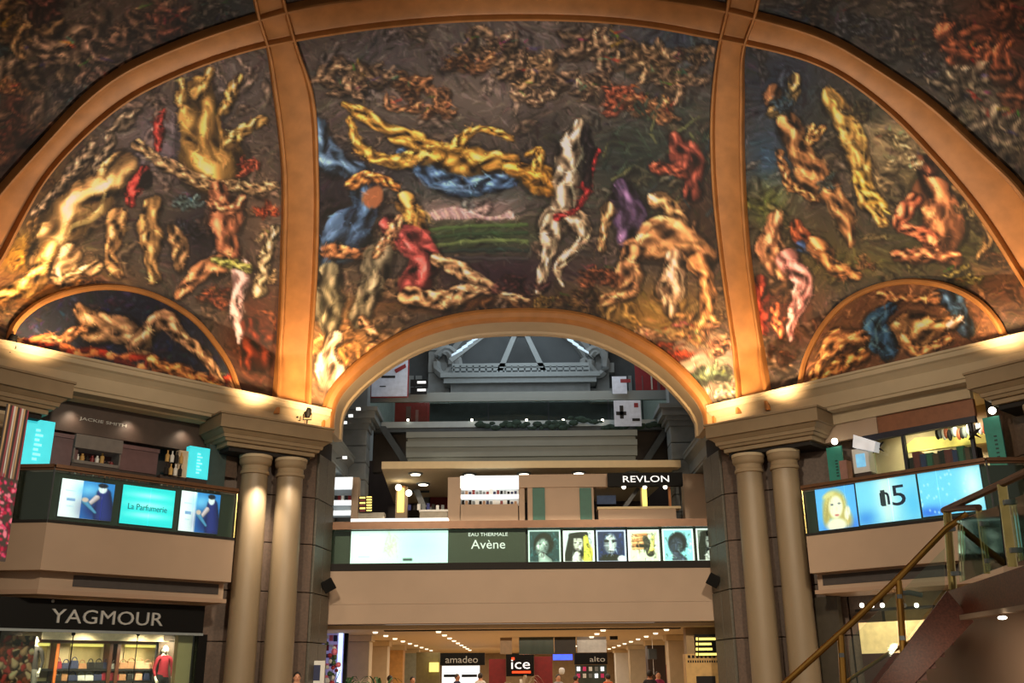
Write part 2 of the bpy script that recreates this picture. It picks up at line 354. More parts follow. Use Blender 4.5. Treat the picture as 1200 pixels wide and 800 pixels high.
def print_panel(name, fr, x0, y0, x1, y1, d, cv, m, parent=None, step=1., th=.03):
    """a flat printed panel (photo corner points left-top, right-bottom on plane d) coloured from canvas cv in panel units 0..1"""
    ym = (y0+y1)/2; a0 = fr.px(x0, ym, d)[0]; a1 = fr.px(x1, ym, d)[0]; z1 = fr.px(x0, y0, d)[1]; z0 = fr.px(x1, y1, d)[1]
    nx = max(2, int(abs(x1-x0)/step)); ny = max(2, int(abs(y1-y0)/step)); gu, gv = np.meshgrid(np.linspace(0, 1, nx), np.linspace(0, 1, ny))
    A = a0+(a1-a0)*gu; Z = z1+(z0-z1)*gv
    V = [fr.P(a, z, d) for a, z in zip(A.ravel(), Z.ravel())]
    F = [(j*nx+i, (j+1)*nx+i, (j+1)*nx+i+1, j*nx+i+1) for j in range(ny-1) for i in range(nx-1)]
    cl = cv.sample(cv.x0+gu.ravel()*(cv.w-1)/cv.res, cv.y0+gv.ravel()*(cv.h-1)/cv.res); n0 = len(V)
    V += [fr.P(a0, z0, d-th), fr.P(a1, z0, d-th), fr.P(a1, z1, d-th), fr.P(a0, z1, d-th)]
    F.append((n0+3, n0+2, n0+1, n0)); c4 = [(ny-1)*nx, ny*nx-1, nx-1, 0]
    for k in range(4): F.append((c4[k], n0+k, n0+(k+1) % 4, c4[(k+1) % 4]))
    cl = np.concatenate([cl, np.zeros((4, 3))+40])
    mb = MB(); mb.v = V; mb.f = F
    return link(name, mb, m, parent, colors=lin(np.clip(cl, 0, 255)), fixn=False)
POSTER = paint_mat('printed_film', 0, .4); LITPOSTER = paint_mat('backlit_print', 1.25, .4); FRESCO = paint_mat('fresco_paint', 0, .7, .1)

# ---------------------------------------------------------------- the vault surface
VA, VN, VQ, VB = 15.0, 1.6, 2.2, (8.853585, 9.767896, .0644704, -1.553459)
def S(x, y):
    x = np.abs(x); y = np.abs(np.maximum(y, -12.)) if not np.isscalar(y) else abs(max(y, -12.))
    return VB[0]*np.maximum(1e-3, 1-(x**VQ+y**VQ)/VA**VQ)**(1/VN)+VB[1]+VB[2]*(x*x+y*y)/100+VB[3]*x*x*y*y/1e4

def cast(PX, PY):
    PX = np.asarray(PX, float); PY = np.asarray(PY, float)
    D = _f[None]+_r[None]*((PX.ravel()-600)/FPX)[:, None]+_u[None]*((400-PY.ravel())/FPX)[:, None]
    def inside(t):
        p = CAM+D*t[:, None]; x, y, z = p.T
        return (z < S(x, y)) & (y < 14.02) & (np.abs(x) < 14.02) & (np.abs(x)+y < 19.93)
    lo = np.full(len(D), 9.); hi = np.full(len(D), 50.); done = np.zeros(len(D), bool)
    for t in np.arange(9.5, 50, .5):
        o = ~inside(np.full(len(D), t)) & ~done; hi[o] = t; lo[o] = t-.5; done |= o
    for _ in range(22):
        m = (lo+hi)/2; i = inside(m); lo = np.where(i, m, lo); hi = np.where(i, hi, m)
    return CAM+D*lo[:, None]
def smooth(pts, n):
    P = np.array(pts, float); d = np.r_[0, np.cumsum(np.hypot(*np.diff(P, axis=0).T))]; t = np.linspace(0, d[-1], n); out = np.zeros((n, 2))
    m = np.gradient(P, d, axis=0)
    for i, tt in enumerate(t):
        k = min(max(np.searchsorted(d, tt)-1, 0), len(d)-2); h = d[k+1]-d[k]; s = (tt-d[k])/h
        out[i] = (2*s**3-3*s**2+1)*P[k]+(s**3-2*s**2+s)*h*m[k]+(-2*s**3+3*s**2)*P[k+1]+(s**3-s**2)*h*m[k+1]
    return out
def band(name, ea, eb, prof, m, n=90, parent=None):
    A = smooth(ea, n); B = smooth(eb, n); A = cast(A[:, 0], A[:, 1]); B = cast(B[:, 0], B[:, 1])
    V = []; F = []; k = len(prof)
    T = np.gradient((A+B)/2, axis=0); W = B-A; N = np.cross(T, W); N /= np.linalg.norm(N, axis=1)[:, None]
    N *= np.sign(((np.array([0, 0, 9.])-(A+B)/2)*N).sum(1))[:, None]
    for it in range(3): N[1:-1] = (N[:-2]+N[1:-1]*2+N[2:])/4
    N /= np.linalg.norm(N, axis=1)[:, None]
    for i in range(n): V += [A[i]*(1-u)+B[i]*u+N[i]*h for u, h in prof]
    for i in range(n-1): F += [(i*k+j, i*k+(j+1) % k, (i+1)*k+(j+1) % k, (i+1)*k+j) for j in range(k)]
    F += [tuple(range(k)), tuple(range((n-1)*k, n*k))]
    mb = MB(); mb.add(V, F); return link(name, mb, m, parent, smooth='auto')

# ---------------------------------------------------------------- floor, ceiling shell
mb = MB(); mb.box(-22, -18, -.2, 22, 60, 0); struct('floor', mb, FLOORM)
g = np.linspace(-14, 14, 57); X, Yg = np.meshgrid(g, g); Z = S(X, Yg)+.45
mb = MB(); mb.v = list(zip(X.ravel(), Yg.ravel(), Z.ravel()))
mb.f = [(j*57+i, j*57+i+1, (j+1)*57+i+1, (j+1)*57+i) for j in range(56) for i in range(56) if abs((g[i]+g[i+1])/2)+abs((g[j]+g[j+1])/2) < 20.2]
struct('ceiling', mb, mat('vault_shell', (70, 55, 45), .8))

# ---------------------------------------------------------------- frescoes : loose, generic painted masses in the colours of the place
cv = Canvas(-120, -80, 1340, 500, 1., (88, 80, 72))
def layout(L):
    for x, y, rx, ry, c in L: cv.blob(x, y, rx, ry, c)
layout([  # centre panel
 (600, 50, 260, 55, (104, 98, 96)), (440, 70, 70, 45, (84, 82, 86)), (800, 50, 70, 40, (66, 82, 100)), (600, 110, 220, 45, (116, 106, 98)),
 (460, 200, 110, 30, (64, 62, 66)), (390, 230, 40, 60, (44, 38, 46)), (560, 225, 90, 22, (96, 104, 100)), (550, 245, 60, 12, (176, 150, 150)),
 (560, 280, 80, 22, (70, 92, 62)), (590, 320, 100, 25, (64, 44, 54)), (760, 190, 80, 60, (48, 62, 56)), (820, 260, 45, 90, (70, 54, 42)),
 (560, 355, 160, 14, (92, 62, 36)), (400, 420, 50, 70, (206, 150, 84)), (760, 370, 90, 40, (150, 120, 62)), (825, 430, 60, 40, (190, 170, 150)),
 (640, 160, 30, 40, (70, 66, 64)), (790, 130, 40, 30, (60, 66, 62))])
layout([  # left corner panel
 (160, 120, 140, 60, (98, 88, 84)), (280, 90, 50, 60, (104, 98, 98)), (200, 170, 60, 40, (128, 118, 132)), (60, 220, 60, 60, (92, 74, 48)),
 (20, 300, 60, 30, (196, 150, 50)), (60, 340, 90, 30, (150, 100, 44)), (240, 280, 40, 50, (44, 40, 52)), (300, 400, 40, 70, (90, 40, 22)), (310, 250, 30, 70, (120, 100, 84)), (-60, 380, 60, 60, (180, 120, 50))])
layout([  # right corner panel
 (920, 100, 60, 60, (44, 60, 84)), (900, 190, 30, 50, (60, 92, 122)), (1000, 130, 60, 40, (58, 64, 60)), (1080, 200, 70, 50, (120, 110, 80)),
 (1040, 165, 40, 30, (176, 160, 120)), (900, 240, 30, 30, (110, 120, 60)), (1120, 290, 90, 40, (74, 78, 44)), (1160, 220, 50, 60, (60, 56, 42)), (960, 300, 60, 50, (92, 84, 50)), (920, 370, 50, 40, (116, 60, 34)), (1000, 310, 60, 20, (120, 110, 60)), (1180, 340, 70, 40, (90, 60, 40))])
layout([  # upper side panels
 (60, 40, 140, 60, (96, 82, 70)), (190, 30, 60, 40, (74, 54, 44)), (270, 10, 40, 30, (54, 58, 60)), (0, 160, 50, 60, (70, 42, 34)), (100, 100, 40, 30, (60, 60, 62)), (0, 60, 40, 25, (58, 72, 74)),
 (950, 20, 60, 20, (44, 54, 70)), (1080, 50, 80, 40, (60, 64, 66)), (1170, 40, 60, 50, (120, 66, 44)), (1160, 130, 60, 50, (110, 104, 90)), (1020, 30, 40, 30, (84, 76, 66)), (1230, 180, 50, 50, (90, 80, 66))])
# brush strokes over the whole ground, following a flow field
lay = cv.a.copy(); ph = rng.uniform(0, 6.28, 6)
for i in range(9000):
    x = rng.uniform(-110, 1320); y = rng.uniform(-70, 480)
    a = 1.1*math.sin(x/61+ph[0])+1.1*math.sin(y/43+ph[1])+.8*math.sin((x+y)/27+ph[2])
    L = rng.uniform(5, 17); c = lay[int(y+80), int(x+120)]*rng.choice([.55, .75, .95, 1.2, 1.4])+rng.normal(0, 5, 3)
    cv.cap(x-math.cos(a)*L, y-math.sin(a)*L*.6, x+math.cos(a)*L, y+math.sin(a)*L*.6, rng.uniform(1.2, 3.), .8, c, shade=.15, outline=.1, al=.62)
FL = (206, 160, 106); GO = (214, 164, 74); PA = (222, 196, 160); TA = (150, 108, 72); CL = (134, 112, 88)
def swirl(x, y, r, c, n=7, asp=1., ang=0.):
    """a curled drapery or cloud mass made of overlapping rounded forms"""
    for i in range(n):
        t = i*2.4+ang; q = r*(.1+.75*i/n); px, py = x+math.cos(t)*q*asp, y+math.sin(t)*q*.6; f = rng.uniform(.6, 1.2); a2 = ang*.5+rng.normal()*.7; k_ = rng.choice([-1, 1])*rng.uniform(.5, 1.3); P_ = [(px, py, r*.1)]
        for j in range(3): px += math.cos(a2)*r*.42*asp; py += math.sin(a2)*r*.36; a2 += k_; P_.append((px, py, r*[.24, .27, .08][j]))
        cv.chain(bend(P_), tuple(v*f for v in c), shade=.85, outline=.4, al=.75, tone=.4)
    for i in range(6):
        t = rng.uniform(0, 6.3); px, py = x+math.cos(t)*r*.6*asp, y+math.sin(t)*r*.4
        cv.cap(px, py, px+rng.uniform(-.5, .5)*r, py+rng.uniform(-.3, .3)*r, r*.06, r*.03, tuple(min(255, v*rng.choice([.5, 1.5])) for v in c), shade=.1, outline=0, al=.6)
lay2 = np.clip(lay*1.0, 0, 255)
for i in range(620):      # half-lost forms emerging from the ground
    x = rng.uniform(-90, 1300); y = rng.uniform(-60, 460); c = lay2[int(y+80), int(x+120)]*rng.uniform(.8, 1.5)+np.array([16, 9, 0])*rng.uniform(-.5, 1.6)
    L = rng.uniform(12, 34); a = rng.uniform(0, 6.28); b_ = a+rng.uniform(-1.2, 1.2); r = rng.uniform(4, 11)
    cv.chain(bend([(x, y, r*.6), (x+math.cos(a)*L*.6, y+math.sin(a)*L*.5, r), (x+math.cos(a)*L*.6+math.cos(b_)*L*.6, y+math.sin(a)*L*.5+math.sin(b_)*L*.5, r*.5)]), tuple(c), shade=.85, outline=.4, al=.5, tone=.4)
# centre: cloud masses along the top
for x, y, r, c in [(440, 85, 34, CL), (470, 105, 24, TA), (415, 95, 22, CL), (555, 55, 26, CL), (540, 70, 20, TA), (620, 70, 30, (150, 122, 88)), (625, 105, 22, CL), (600, 55, 22, CL), (700, 45, 30, CL), (740, 60, 34, (146, 122, 92)), (690, 90, 24, CL), (740, 110, 26, (156, 84, 58)), (780, 90, 26, CL), (805, 65, 20, CL), (770, 120, 22, TA), (510, 120, 20, TA)]:
    swirl(x, y, r, c, 8, 1.3, rng.uniform(0, 6))
# gold diagonal sweep over a blue drapery
cv.drape([(368, 150, 14), (385, 185, 15), (420, 200, 12)], (84, 116, 150), 6)
cv.drape([(470, 178, 8), (505, 205, 13), (545, 216, 14), (600, 210, 9)], (84, 122, 168), 7, c2=(120, 156, 190))
cv.drape([(402, 124, 5), (440, 143, 9), (475, 160, 11), (515, 180, 14), (560, 190, 15), (600, 190, 11)], GO, 4)
cv.drape([(408, 142, 4), (432, 178, 9), (470, 190, 9), (510, 182, 12)], GO, 3)
cv.drape([(535, 172, 8), (560, 152, 6), (600, 162, 4)], GO, 2); cv.drape([(600, 200, 11), (630, 206, 15), (646, 222, 10)], (206, 150, 60), 6)
cv.drape([(618, 182, 5), (632, 175, 4), (628, 196, 8)], GO, 2)
# landscape strip
for i in range(26):
    x = 508+i*3.6; cv.cap(x, 250-5*math.sin(i*.25)*1.4, x+4, 256, 3.5, 2, [(190, 166, 170), (206, 178, 168), (164, 134, 136)][i % 3], shade=.4, outline=.2)
for k in range(5): cv.cap(495, 268+k*9, 618, 264+k*9.5, 2.4, 2.6, [(84, 112, 66), (58, 84, 58), (104, 124, 78), (48, 64, 60), (70, 66, 70)][k], shade=.3, outline=.3)
# dark blue, moss and ochre mass at the lower left
cv.drape([(420, 222, 14), (430, 245, 16), (410, 275, 24), (388, 300, 16)], (62, 92, 128), 6)
cv.drape([(408, 216, 6), (436, 208, 8), (462, 222, 5)], (196, 132, 66), 2); cv.blob(437, 232, 13, 15, (178, 118, 78), 0, 4)
cv.drape([(384, 294, 8), (430, 296, 7), (468, 286, 6)], (176, 120, 76), 2)
cv.drape([(388, 320, 17), (384, 360, 15), (388, 390, 9)], (126, 122, 98), 6); cv.drape([(440, 300, 19), (436, 335, 16), (420, 372, 11)], (132, 126, 104), 6)
cv.drape([(392, 396, 9), (384, 430, 14), (392, 452, 16)], (238, 206, 170), 4); cv.drape([(424, 378, 7), (440, 390, 6)], (196, 150, 110), 1)
# blond and rose mass reclining across the bottom
cv.drape([(474, 240, 12), (488, 255, 14), (496, 272, 9)], (222, 168, 84), 8); cv.drape([(454, 262, 8), (476, 280, 18), (500, 300, 20), (486, 336, 16)], (176, 84, 82), 7)
cv.drape([(512, 305, 10), (546, 322, 10), (590, 345, 7), (618, 350, 4)], (216, 172, 124), 2); cv.drape([(480, 345, 11), (510, 352, 11), (560, 340, 9)], (206, 164, 118), 2)
cv.drape([(470, 258, 7), (452, 282, 6), (440, 298, 5)], (206, 156, 112), 1)
# pale upright mass
cv.drape([(676, 146, 8), (668, 172, 14), (664, 205, 15), (660, 240, 15), (650, 262, 15)], (226, 202, 166), 3)
cv.drape([(648, 262, 12), (640, 300, 9), (632, 340, 5)], (222, 196, 158), 2); cv.drape([(672, 252, 12), (682, 280, 8), (654, 312, 6), (660, 334, 4)], (222, 194, 154), 2)
cv.drape([(700, 178, 4), (690, 210, 6), (682, 240, 4), (652, 255, 4)], (176, 50, 52), 2); cv.drape([(684, 150, 6), (690, 180, 7), (688, 216, 5)], (34, 30, 34), 2)
# green reeds, purple and earth masses on the right
for i in range(46):
    x = rng.uniform(700, 830); y = rng.uniform(120, 270); a = rng.choice([-.9, -.6, -1.2, .9]); L = rng.uniform(10, 34)
    cv.cap(x, y, x+math.cos(a)*L, y+math.sin(a)*L, 2.4, 1.2, [(66, 84, 70), (40, 56, 50), (96, 104, 70), (52, 66, 72)][i % 4], shade=.4, outline=.5)
cv.drape([(790, 160, 9), (808, 190, 16), (812, 225, 14)], (134, 70, 56), 6); cv.drape([(768, 195, 7), (800, 205, 9)], (150, 80, 58), 2)
cv.drape([(728, 218, 12), (738, 248, 20), (742, 276, 18)], (100, 80, 116), 6); cv.drape([(712, 248, 8), (704, 292, 6)], (196, 158, 108), 2); cv.drape([(770, 235, 12), (802, 262, 9)], (200, 156, 104), 3)
cv.drape([(744, 290, 16), (766, 280, 20), (800, 285, 22), (824, 300, 16)], (206, 152, 100), 7); cv.drape([(740, 296, 15), (736, 335, 12), (708, 352, 7)], (204, 152, 104), 4)
cv.drape([(790, 300, 13), (788, 340, 15), (786, 362, 9)], (220, 178, 140), 5); cv.drape([(820, 310, 14), (830, 345, 9), (826, 372, 8)], (190, 136, 86), 4)
for x, y, r, c in [(670, 350, 22, (124, 96, 60)), (700, 318, 20, (140, 86, 56)), (610, 330, 18, (70, 40, 40)), (640, 352, 14, (120, 96, 50)), (800, 385, 22, (196, 150, 96)), (835, 400, 20, (170, 120, 90)), (770, 395, 20, (196, 150, 110)), (830, 435, 24, (120, 140, 110)), (795, 412, 16, (170, 60, 30)), (845, 455, 18, (206, 196, 170))]: swirl(x, y, r, c, 7, 1.3, rng.uniform(0, 6))
# left corner panel: ochre column-like cloud, tan masses, reds
cv.drape([(252, 190, 30), (238, 150, 28), (230, 110, 20)], (190, 152, 84), 8); 
for a, b in (((215, 115), (212, 96)), ((235, 108), (246, 84)), ((262, 130), (280, 92)), ((268, 165), (306, 140))): cv.drape([(a[0], a[1], 10), (b[0], b[1], 6)], (190, 154, 90), 2)
cv.drape([(188, 175, 5), (186, 150, 7), (192, 130, 3)], (178, 66, 60), 2)
cv.drape([(160, 170, 8), (200, 196, 8), (250, 215, 8), (300, 222, 7), (325, 215, 5)], (170, 142, 104), 3)
for x0, y0, x1, y1 in ((40, 250, 110, 170), (60, 262, 120, 195), (80, 255, 130, 160), (130, 150, 160, 130)): cv.drape([(x0, y0, 6), ((x0+x1)/2+5, (y0+y1)/2, 8), (x1, y1, 6)], (120, 108, 92), 3)
cv.drape([(140, 200, 17), (110, 225, 25), (80, 262, 26), (55, 300, 20)], (226, 186, 124), 4); cv.drape([(60, 300, 16), (35, 335, 11), (5, 345, 9)], (230, 180, 100), 3); cv.drape([(85, 300, 15), (70, 325, 9), (110, 312, 9)], (224, 184, 130), 2)
cv.drape([(168, 200, 7), (160, 218, 10), (154, 236, 6)], (180, 66, 62), 3); cv.blob(173, 211, 9, 12, (28, 24, 26), 0, 4)
cv.drape([(180, 240, 14), (175, 280, 12), (182, 325, 8)], (176, 140, 88), 4); cv.drape([(140, 255, 12), (128, 300, 10), (140, 322, 6)], (168, 132, 86), 3); cv.drape([(205, 270, 12), (212, 310, 9)], (150, 118, 80), 3)
for x, y, r, c in [(215, 232, 16, (92, 118, 122)), (225, 265, 18, (60, 58, 76)), (290, 190, 16, (178, 90, 66)), (305, 245, 14, (186, 84, 50)), (320, 275, 14, (180, 156, 116)), (305, 320, 16, (176, 150, 110)), (250, 345, 20, (120, 66, 44)), (110, 328, 14, (110, 72, 40))]: swirl(x, y, r, c, 7, 1., rng.uniform(0, 6))
cv.drape([(255, 222, 11), (262, 255, 18), (270, 295, 15)], (184, 120, 86), 4); cv.drape([(284, 238, 7), (266, 250, 7), (246, 236, 5)], (196, 134, 96), 2)
cv.drape([(258, 310, 13), (228, 325, 10), (210, 345, 6)], (190, 134, 92), 3); cv.drape([(285, 320, 13), (278, 355, 9), (282, 398, 6)], (238, 196, 196), 3); cv.drape([(250, 305, 5), (290, 312, 6)], (150, 160, 84), 2)
cv.drape([(305, 340, 9), (312, 300, 8), (322, 268, 6)], (176, 160, 124), 4); cv.drape([(292, 380, 10), (300, 420, 14)], (96, 40, 24), 4)
# right corner panel
cv.drape([(930, 95, 7), (925, 120, 10), (905, 130, 8)], (176, 150, 96), 2); cv.drape([(905, 108, 9), (898, 118, 7)], (140, 100, 66), 2)
cv.drape([(925, 145, 12), (938, 180, 17), (962, 215, 16), (990, 250, 12), (998, 285, 6)], (180, 130, 82), 5); cv.drape([(915, 180, 7), (925, 215, 6), (955, 235, 6)], (176, 126, 78), 2)
cv.drape([(975, 110, 9), (988, 140, 15), (1005, 180, 15), (1015, 225, 12), (1034, 262, 6)], (214, 172, 92), 4); cv.drape([(965, 150, 6), (950, 165, 5), (956, 148, 4)], (200, 150, 88), 1)
cv.drape([(1008, 210, 10), (1026, 232, 8), (1042, 250, 4)], (226, 186, 86), 3); swirl(962, 215, 12, (74, 96, 100), 6); swirl(910, 120, 18, (60, 84, 104), 7)
cv.drape([(1085, 190, 12), (1090, 200, 9)], (96, 60, 44), 2); cv.drape([(1095, 225, 22), (1105, 255, 24), (1100, 285, 18)], (206, 138, 94), 6); cv.drape([(1072, 235, 12), (1052, 262, 8), (1080, 275, 9), (1095, 290, 9)], (204, 120, 84), 3); cv.drape([(1050, 300, 7), (1085, 300, 10), (1120, 300, 9)], (170, 112, 78), 2); cv.drape([(1125, 225, 9), (1160, 270, 8), (1150, 300, 6)], (110, 90, 60), 3)
cv.drape([(908, 255, 11), (905, 290, 14), (915, 320, 13)], (214, 150, 106), 3); cv.drape([(925, 305, 13), (940, 330, 12), (930, 370, 9), (925, 398, 4)], (232, 156, 150), 7); cv.drape([(935, 262, 9), (942, 285, 10)], (180, 96, 60), 2); cv.drape([(938, 290, 7), (952, 296, 5)], (56, 92, 150), 2)
cv.drape([(955, 290, 12), (975, 312, 11), (1004, 325, 6)], (204, 138, 82), 4); cv.drape([(892, 330, 8), (896, 385, 10)], (150, 60, 44), 3); cv.drape([(908, 360, 8), (912, 392, 6)], (206, 110, 70), 2)
for x, y, r, c in [(1040, 160, 18, (186, 170, 124)), (1065, 185, 16, (190, 172, 130)), (1150, 240, 18, (90, 82, 56)), (1120, 320, 18, (110, 104, 58)), (1010, 305, 12, (150, 110, 70)), (1000, 130, 14, (84, 76, 54)), (1180, 300, 16, (90, 64, 40)), (915, 415, 14, (60, 34, 22))]: swirl(x, y, r, c, 7, 1.3, rng.uniform(0, 6))
# upper side panels
for x, y, r, c in [(60, 60, 44, (128, 108, 88)), (110, 50, 40, (136, 112, 92)), (130, 80, 34, (110, 88, 76)), (20, 20, 36, (132, 104, 70)), (170, 20, 36, (110, 84, 68)), (210, 30, 30, (84, 50, 40)), (10, 95, 18, (150, 104, 66)), (20, 150, 30, (90, 50, 40)), (-30, 120, 40, (110, 88, 70)), (100, 115, 24, (84, 78, 78)), (255, 12, 24, (74, 70, 66)), (-40, 220, 40, (90, 50, 34)), (60, 5, 24, (84, 50, 44)),
 (1120, 30, 34, (112, 70, 50)), (1160, 60, 40, (150, 88, 60)), (1185, 20, 30, (134, 80, 54)), (1140, 100, 34, (134, 124, 106)), (1180, 140, 36, (140, 130, 112)), (1210, 90, 36, (140, 90, 64)), (1060, 40, 28, (90, 84, 78)), (1000, 20, 26, (64, 66, 72)), (950, 8, 24, (76, 64, 56)), (1240, 190, 40, (110, 100, 84)), (1090, 70, 20, (84, 84, 84))]: swirl(x, y, r, c, 9, 1.1, rng.uniform(0, 6))
cvm = cv
def painterly(cv, count, warp=4.):
    """turbulent displacement, then thousands of short strokes laid along the local contours"""
    H_, W_ = cv.a.shape[:2]; X, Y = np.meshgrid(np.arange(W_)/cv.res+cv.x0, np.arange(H_)/cv.res+cv.y0)
    dx = np.zeros_like(X); dy = np.zeros_like(X)
    for k in range(22):
        fq = rng.uniform(.05, .35); th = rng.uniform(0, 6.28); p1, p2 = rng.uniform(0, 6.28, 2); am = warp*.05/fq**.8*.33
        w_ = (X*math.cos(th)+Y*math.sin(th))*fq; dx += am*np.sin(w_+p1); dy += am*np.sin(w_+p2)
    cv.a = cv.sample(X+dx, Y+dy); src = cv.a.copy(); g = src.mean(2)
    for _ in range(3): g = (g+np.roll(g, 1, 0)+np.roll(g, -1, 0)+np.roll(g, 1, 1)+np.roll(g, -1, 1))/5
    gy, gx = np.gradient(g)
    for _ in range(3): gx = (gx+np.roll(gx, 2, 0)+np.roll(gx, -2, 0)+np.roll(gx, 2, 1)+np.roll(gx, -2, 1))/5; gy = (gy+np.roll(gy, 2, 0)+np.roll(gy, -2, 0)+np.roll(gy, 2, 1)+np.roll(gy, -2, 1))/5
    for n_ in range(count):
        i = int(rng.integers(0, H_)); j = int(rng.integers(0, W_)); m_ = math.hypot(gx[i, j], gy[i, j])
        a = math.atan2(gx[i, j], -gy[i, j]) if m_ > .35 else 1.2*math.sin(j/37)+1.2*math.sin(i/29)+rng.normal()*.2
        a += rng.normal()*.16; L = rng.uniform(3., 9.); x = j/cv.res+cv.x0; y = i/cv.res+cv.y0; f = 1+rng.normal()*.13+(.22 if rng.random() < .12 else 0)-(.3 if rng.random() < .1 else 0)
        c = src[i, j]*f+rng.normal(0, 3.5, 3); k_ = rng.normal()*.35
        cv.chain([(x-math.cos(a-k_)*L, y-math.sin(a-k_)*L, .6), (x, y, rng.uniform(1., 1.9)), (x+math.cos(a+k_)*L, y+math.sin(a+k_)*L, .5)], tuple(np.clip(c, 3, 255)), shade=.12, outline=0, al=.72)
    a = cv.a; gr = a.mean(2, keepdims=True); a = gr+(a-gr)*.88; a = a*np.array([1.02, .985, .97]); cv.a = np.clip(255*(np.clip(a, 2, 255)/255)**1.22*1.16, 3, 250)
painterly(cvm, 26000)
# two small lunette canvases (their own pictures)
cv = Canvas(0, 320, 300, 470, 1., (40, 46, 62)); cvL = cv
for i in range(500):
    x, y = rng.uniform(0, 300), rng.uniform(325, 470); cv.cap(x, y, x+rng.uniform(-9, 9), y+rng.uniform(-6, 6), 2.5, 1, (44*rng.uniform(.6, 1.6), 48*rng.uniform(.6, 1.5), 66*rng.uniform(.6, 1.5)), shade=.2, outline=.1)
for x in range(20, 285, 9):
    yy = 392+.21*x+rng.uniform(-5, 5); cv.cap(x, yy, x+22, yy+rng.uniform(-6, 9), 5, 2, [(206, 120, 66), (170, 54, 30), (220, 150, 92), (96, 34, 24)][(x//9) % 4], shade=.4)
cv.drape([(92, 362, 9), (110, 380, 15), (145, 390, 17), (170, 405, 12)], (186, 146, 104), 5); cv.drape([(165, 400, 12), (186, 374, 11), (215, 395, 9), (245, 425, 7), (262, 446, 4)], (180, 140, 100), 3); cv.drape([(100, 385, 7), (70, 398, 6), (50, 400, 4)], (176, 126, 84), 2); cv.drape([(180, 425, 10), (220, 440, 8), (260, 452, 4)], (196, 130, 70), 3)
cv = Canvas(930, 320, 1190, 470, 1., (120, 84, 56)); cvR = cv
for i in range(500):
    x, y = rng.uniform(930, 1190), rng.uniform(325, 470); f = rng.uniform(.6, 1.4); cv.cap(x, y, x+rng.uniform(-9, 9), y+rng.uniform(-6, 6), 2.5, 1, (126*f, 88*f, 58*f), shade=.2, outline=.1)
cv.drape([(1100, 345, 7), (1125, 362, 12), (1130, 385, 9)], (60, 92, 122), 4); cv.drape([(1115, 378, 9), (1085, 385, 16), (1055, 392, 16)], (206, 150, 92), 4); cv.drape([(1045, 362, 8), (1025, 385, 15), (1040, 412, 14)], (44, 82, 112), 7, c2=(110, 150, 150))
cv.drape([(1060, 400, 10), (1075, 412, 8), (1110, 398, 6)], (212, 146, 88), 2); cv.drape([(1010, 395, 12), (975, 405, 11), (955, 440, 7)], (204, 140, 84), 3); cv.drape([(1030, 345, 6), (1060, 350, 6), (1095, 350, 7)], (180, 124, 78), 2); cv.drape([(1010, 415, 11), (980, 432, 8), (950, 450, 5)], (196, 130, 70), 3); cv.drape([(1116, 380, 8), (1124, 374, 8)], (240, 196, 150), 1)

painterly(cvL, 2200, 3.); painterly(cvR, 2000, 3.)
def proj(p):
    d = np.array(p, float)-CAM; w_ = d@_f; return 600+FPX*(d@_r)/w_, 400-FPX*(d@_u)/w_
FI = smooth([(-110, 520), (-60, 400), (-25, 340), (0, 300), (25, 250), (50, 207), (100, 152), (150, 112), (200, 86), (250, 66), (305, 50), (345, 42), (450, 26), (600, 17), (750, 24), (840, 40), (876, 47), (976, 78), (1035, 120), (1094, 180), (1152, 252), (1200, 329), (1225, 380), (1270, 500)], 240)
FO = smooth([(-160, 500), (-110, 380), (-50, 280), (0, 215), (50, 160), (100, 108), (125, 88), (200, 50), (250, 31), (297, 16), (335, 5), (450, -12), (600, -20), (750, -12), (852, 4), (888, 13), (976, 41), (1035, 76), (1094, 117), (1152, 170), (1200, 217), (1240, 280), (1290, 380), (1330, 500)], 240)
def interp_poly(P, x):
    i = np.argsort(P[:, 0]); return np.interp(x, P[i, 0], P[i, 1])
def cornice_y(x, z=9.28):
    pts = [proj((-14.0, 5.93, z)), proj((-5.93, 14, z)), proj((5.93, 14, z)), proj((14.0, 5.93, z))]
    return np.interp(x, [p[0] for p in pts], [p[1] for p in pts])
ARCH = smooth([(379.5, 486), (383, 470), (391, 455), (404, 440), (432, 416), (480, 388), (530, 372), (606, 364.5), (690, 372), (740, 392), (790, 425), (815, 450), (827, 465), (836, 482)], 120)
def fmid(x): return (interp_poly(FI, x)+interp_poly(FO, x))/2
def panel(name, xs, top, bot, canvas, label, step=1.7, plane=None, cat='mural', bump=None):
    H_ = max(2, int(max(b-t for t, b in zip(top, bot))/step)); n = len(xs)
    s_ = np.linspace(0, 1, H_)[:, None]; PX = np.repeat(np.array(xs)[None], H_, 0); PY = np.array(top)[None]*(1-s_)+np.array(bot)[None]*s_
    if plane is None: W = cast(PX, PY)
    else: W = np.array([plane.P(*plane.px(x, y)) for x, y in zip(PX.ravel(), PY.ravel())])
    mb = MB(); mb.v = [tuple(p) for p in W]
    j, i = np.meshgrid(np.arange(H_-1), np.arange(n-1), indexing='ij'); k = (j*n+i).ravel()
    mb.f = np.stack([k, k+n, k+n+1, k+1], 1).tolist()
    o = link(name, mb, FRESCO, None, smooth=True, colors=lin(np.clip(canvas.sample(PX.ravel(), PY.ravel()), 0, 255)), fixn=False)
    return tag(o, label, cat)
xs = np.arange(336, 892, 1.7)
panel('mural', xs, fmid(xs), np.where((xs > 379.5) & (xs < 836), interp_poly(ARCH, xs)-1, cornice_y(xs)+2), cvm, 'large painted vault panel with gold and pale masses under grey clouds, above the central arch')
xs = np.arange(-58, 342, 1.7)
panel('mural', xs, np.minimum(fmid(xs), cornice_y(xs)), cornice_y(xs)+2, cvm, 'painted vault corner with a tan upright mass, left of the central vault panel')
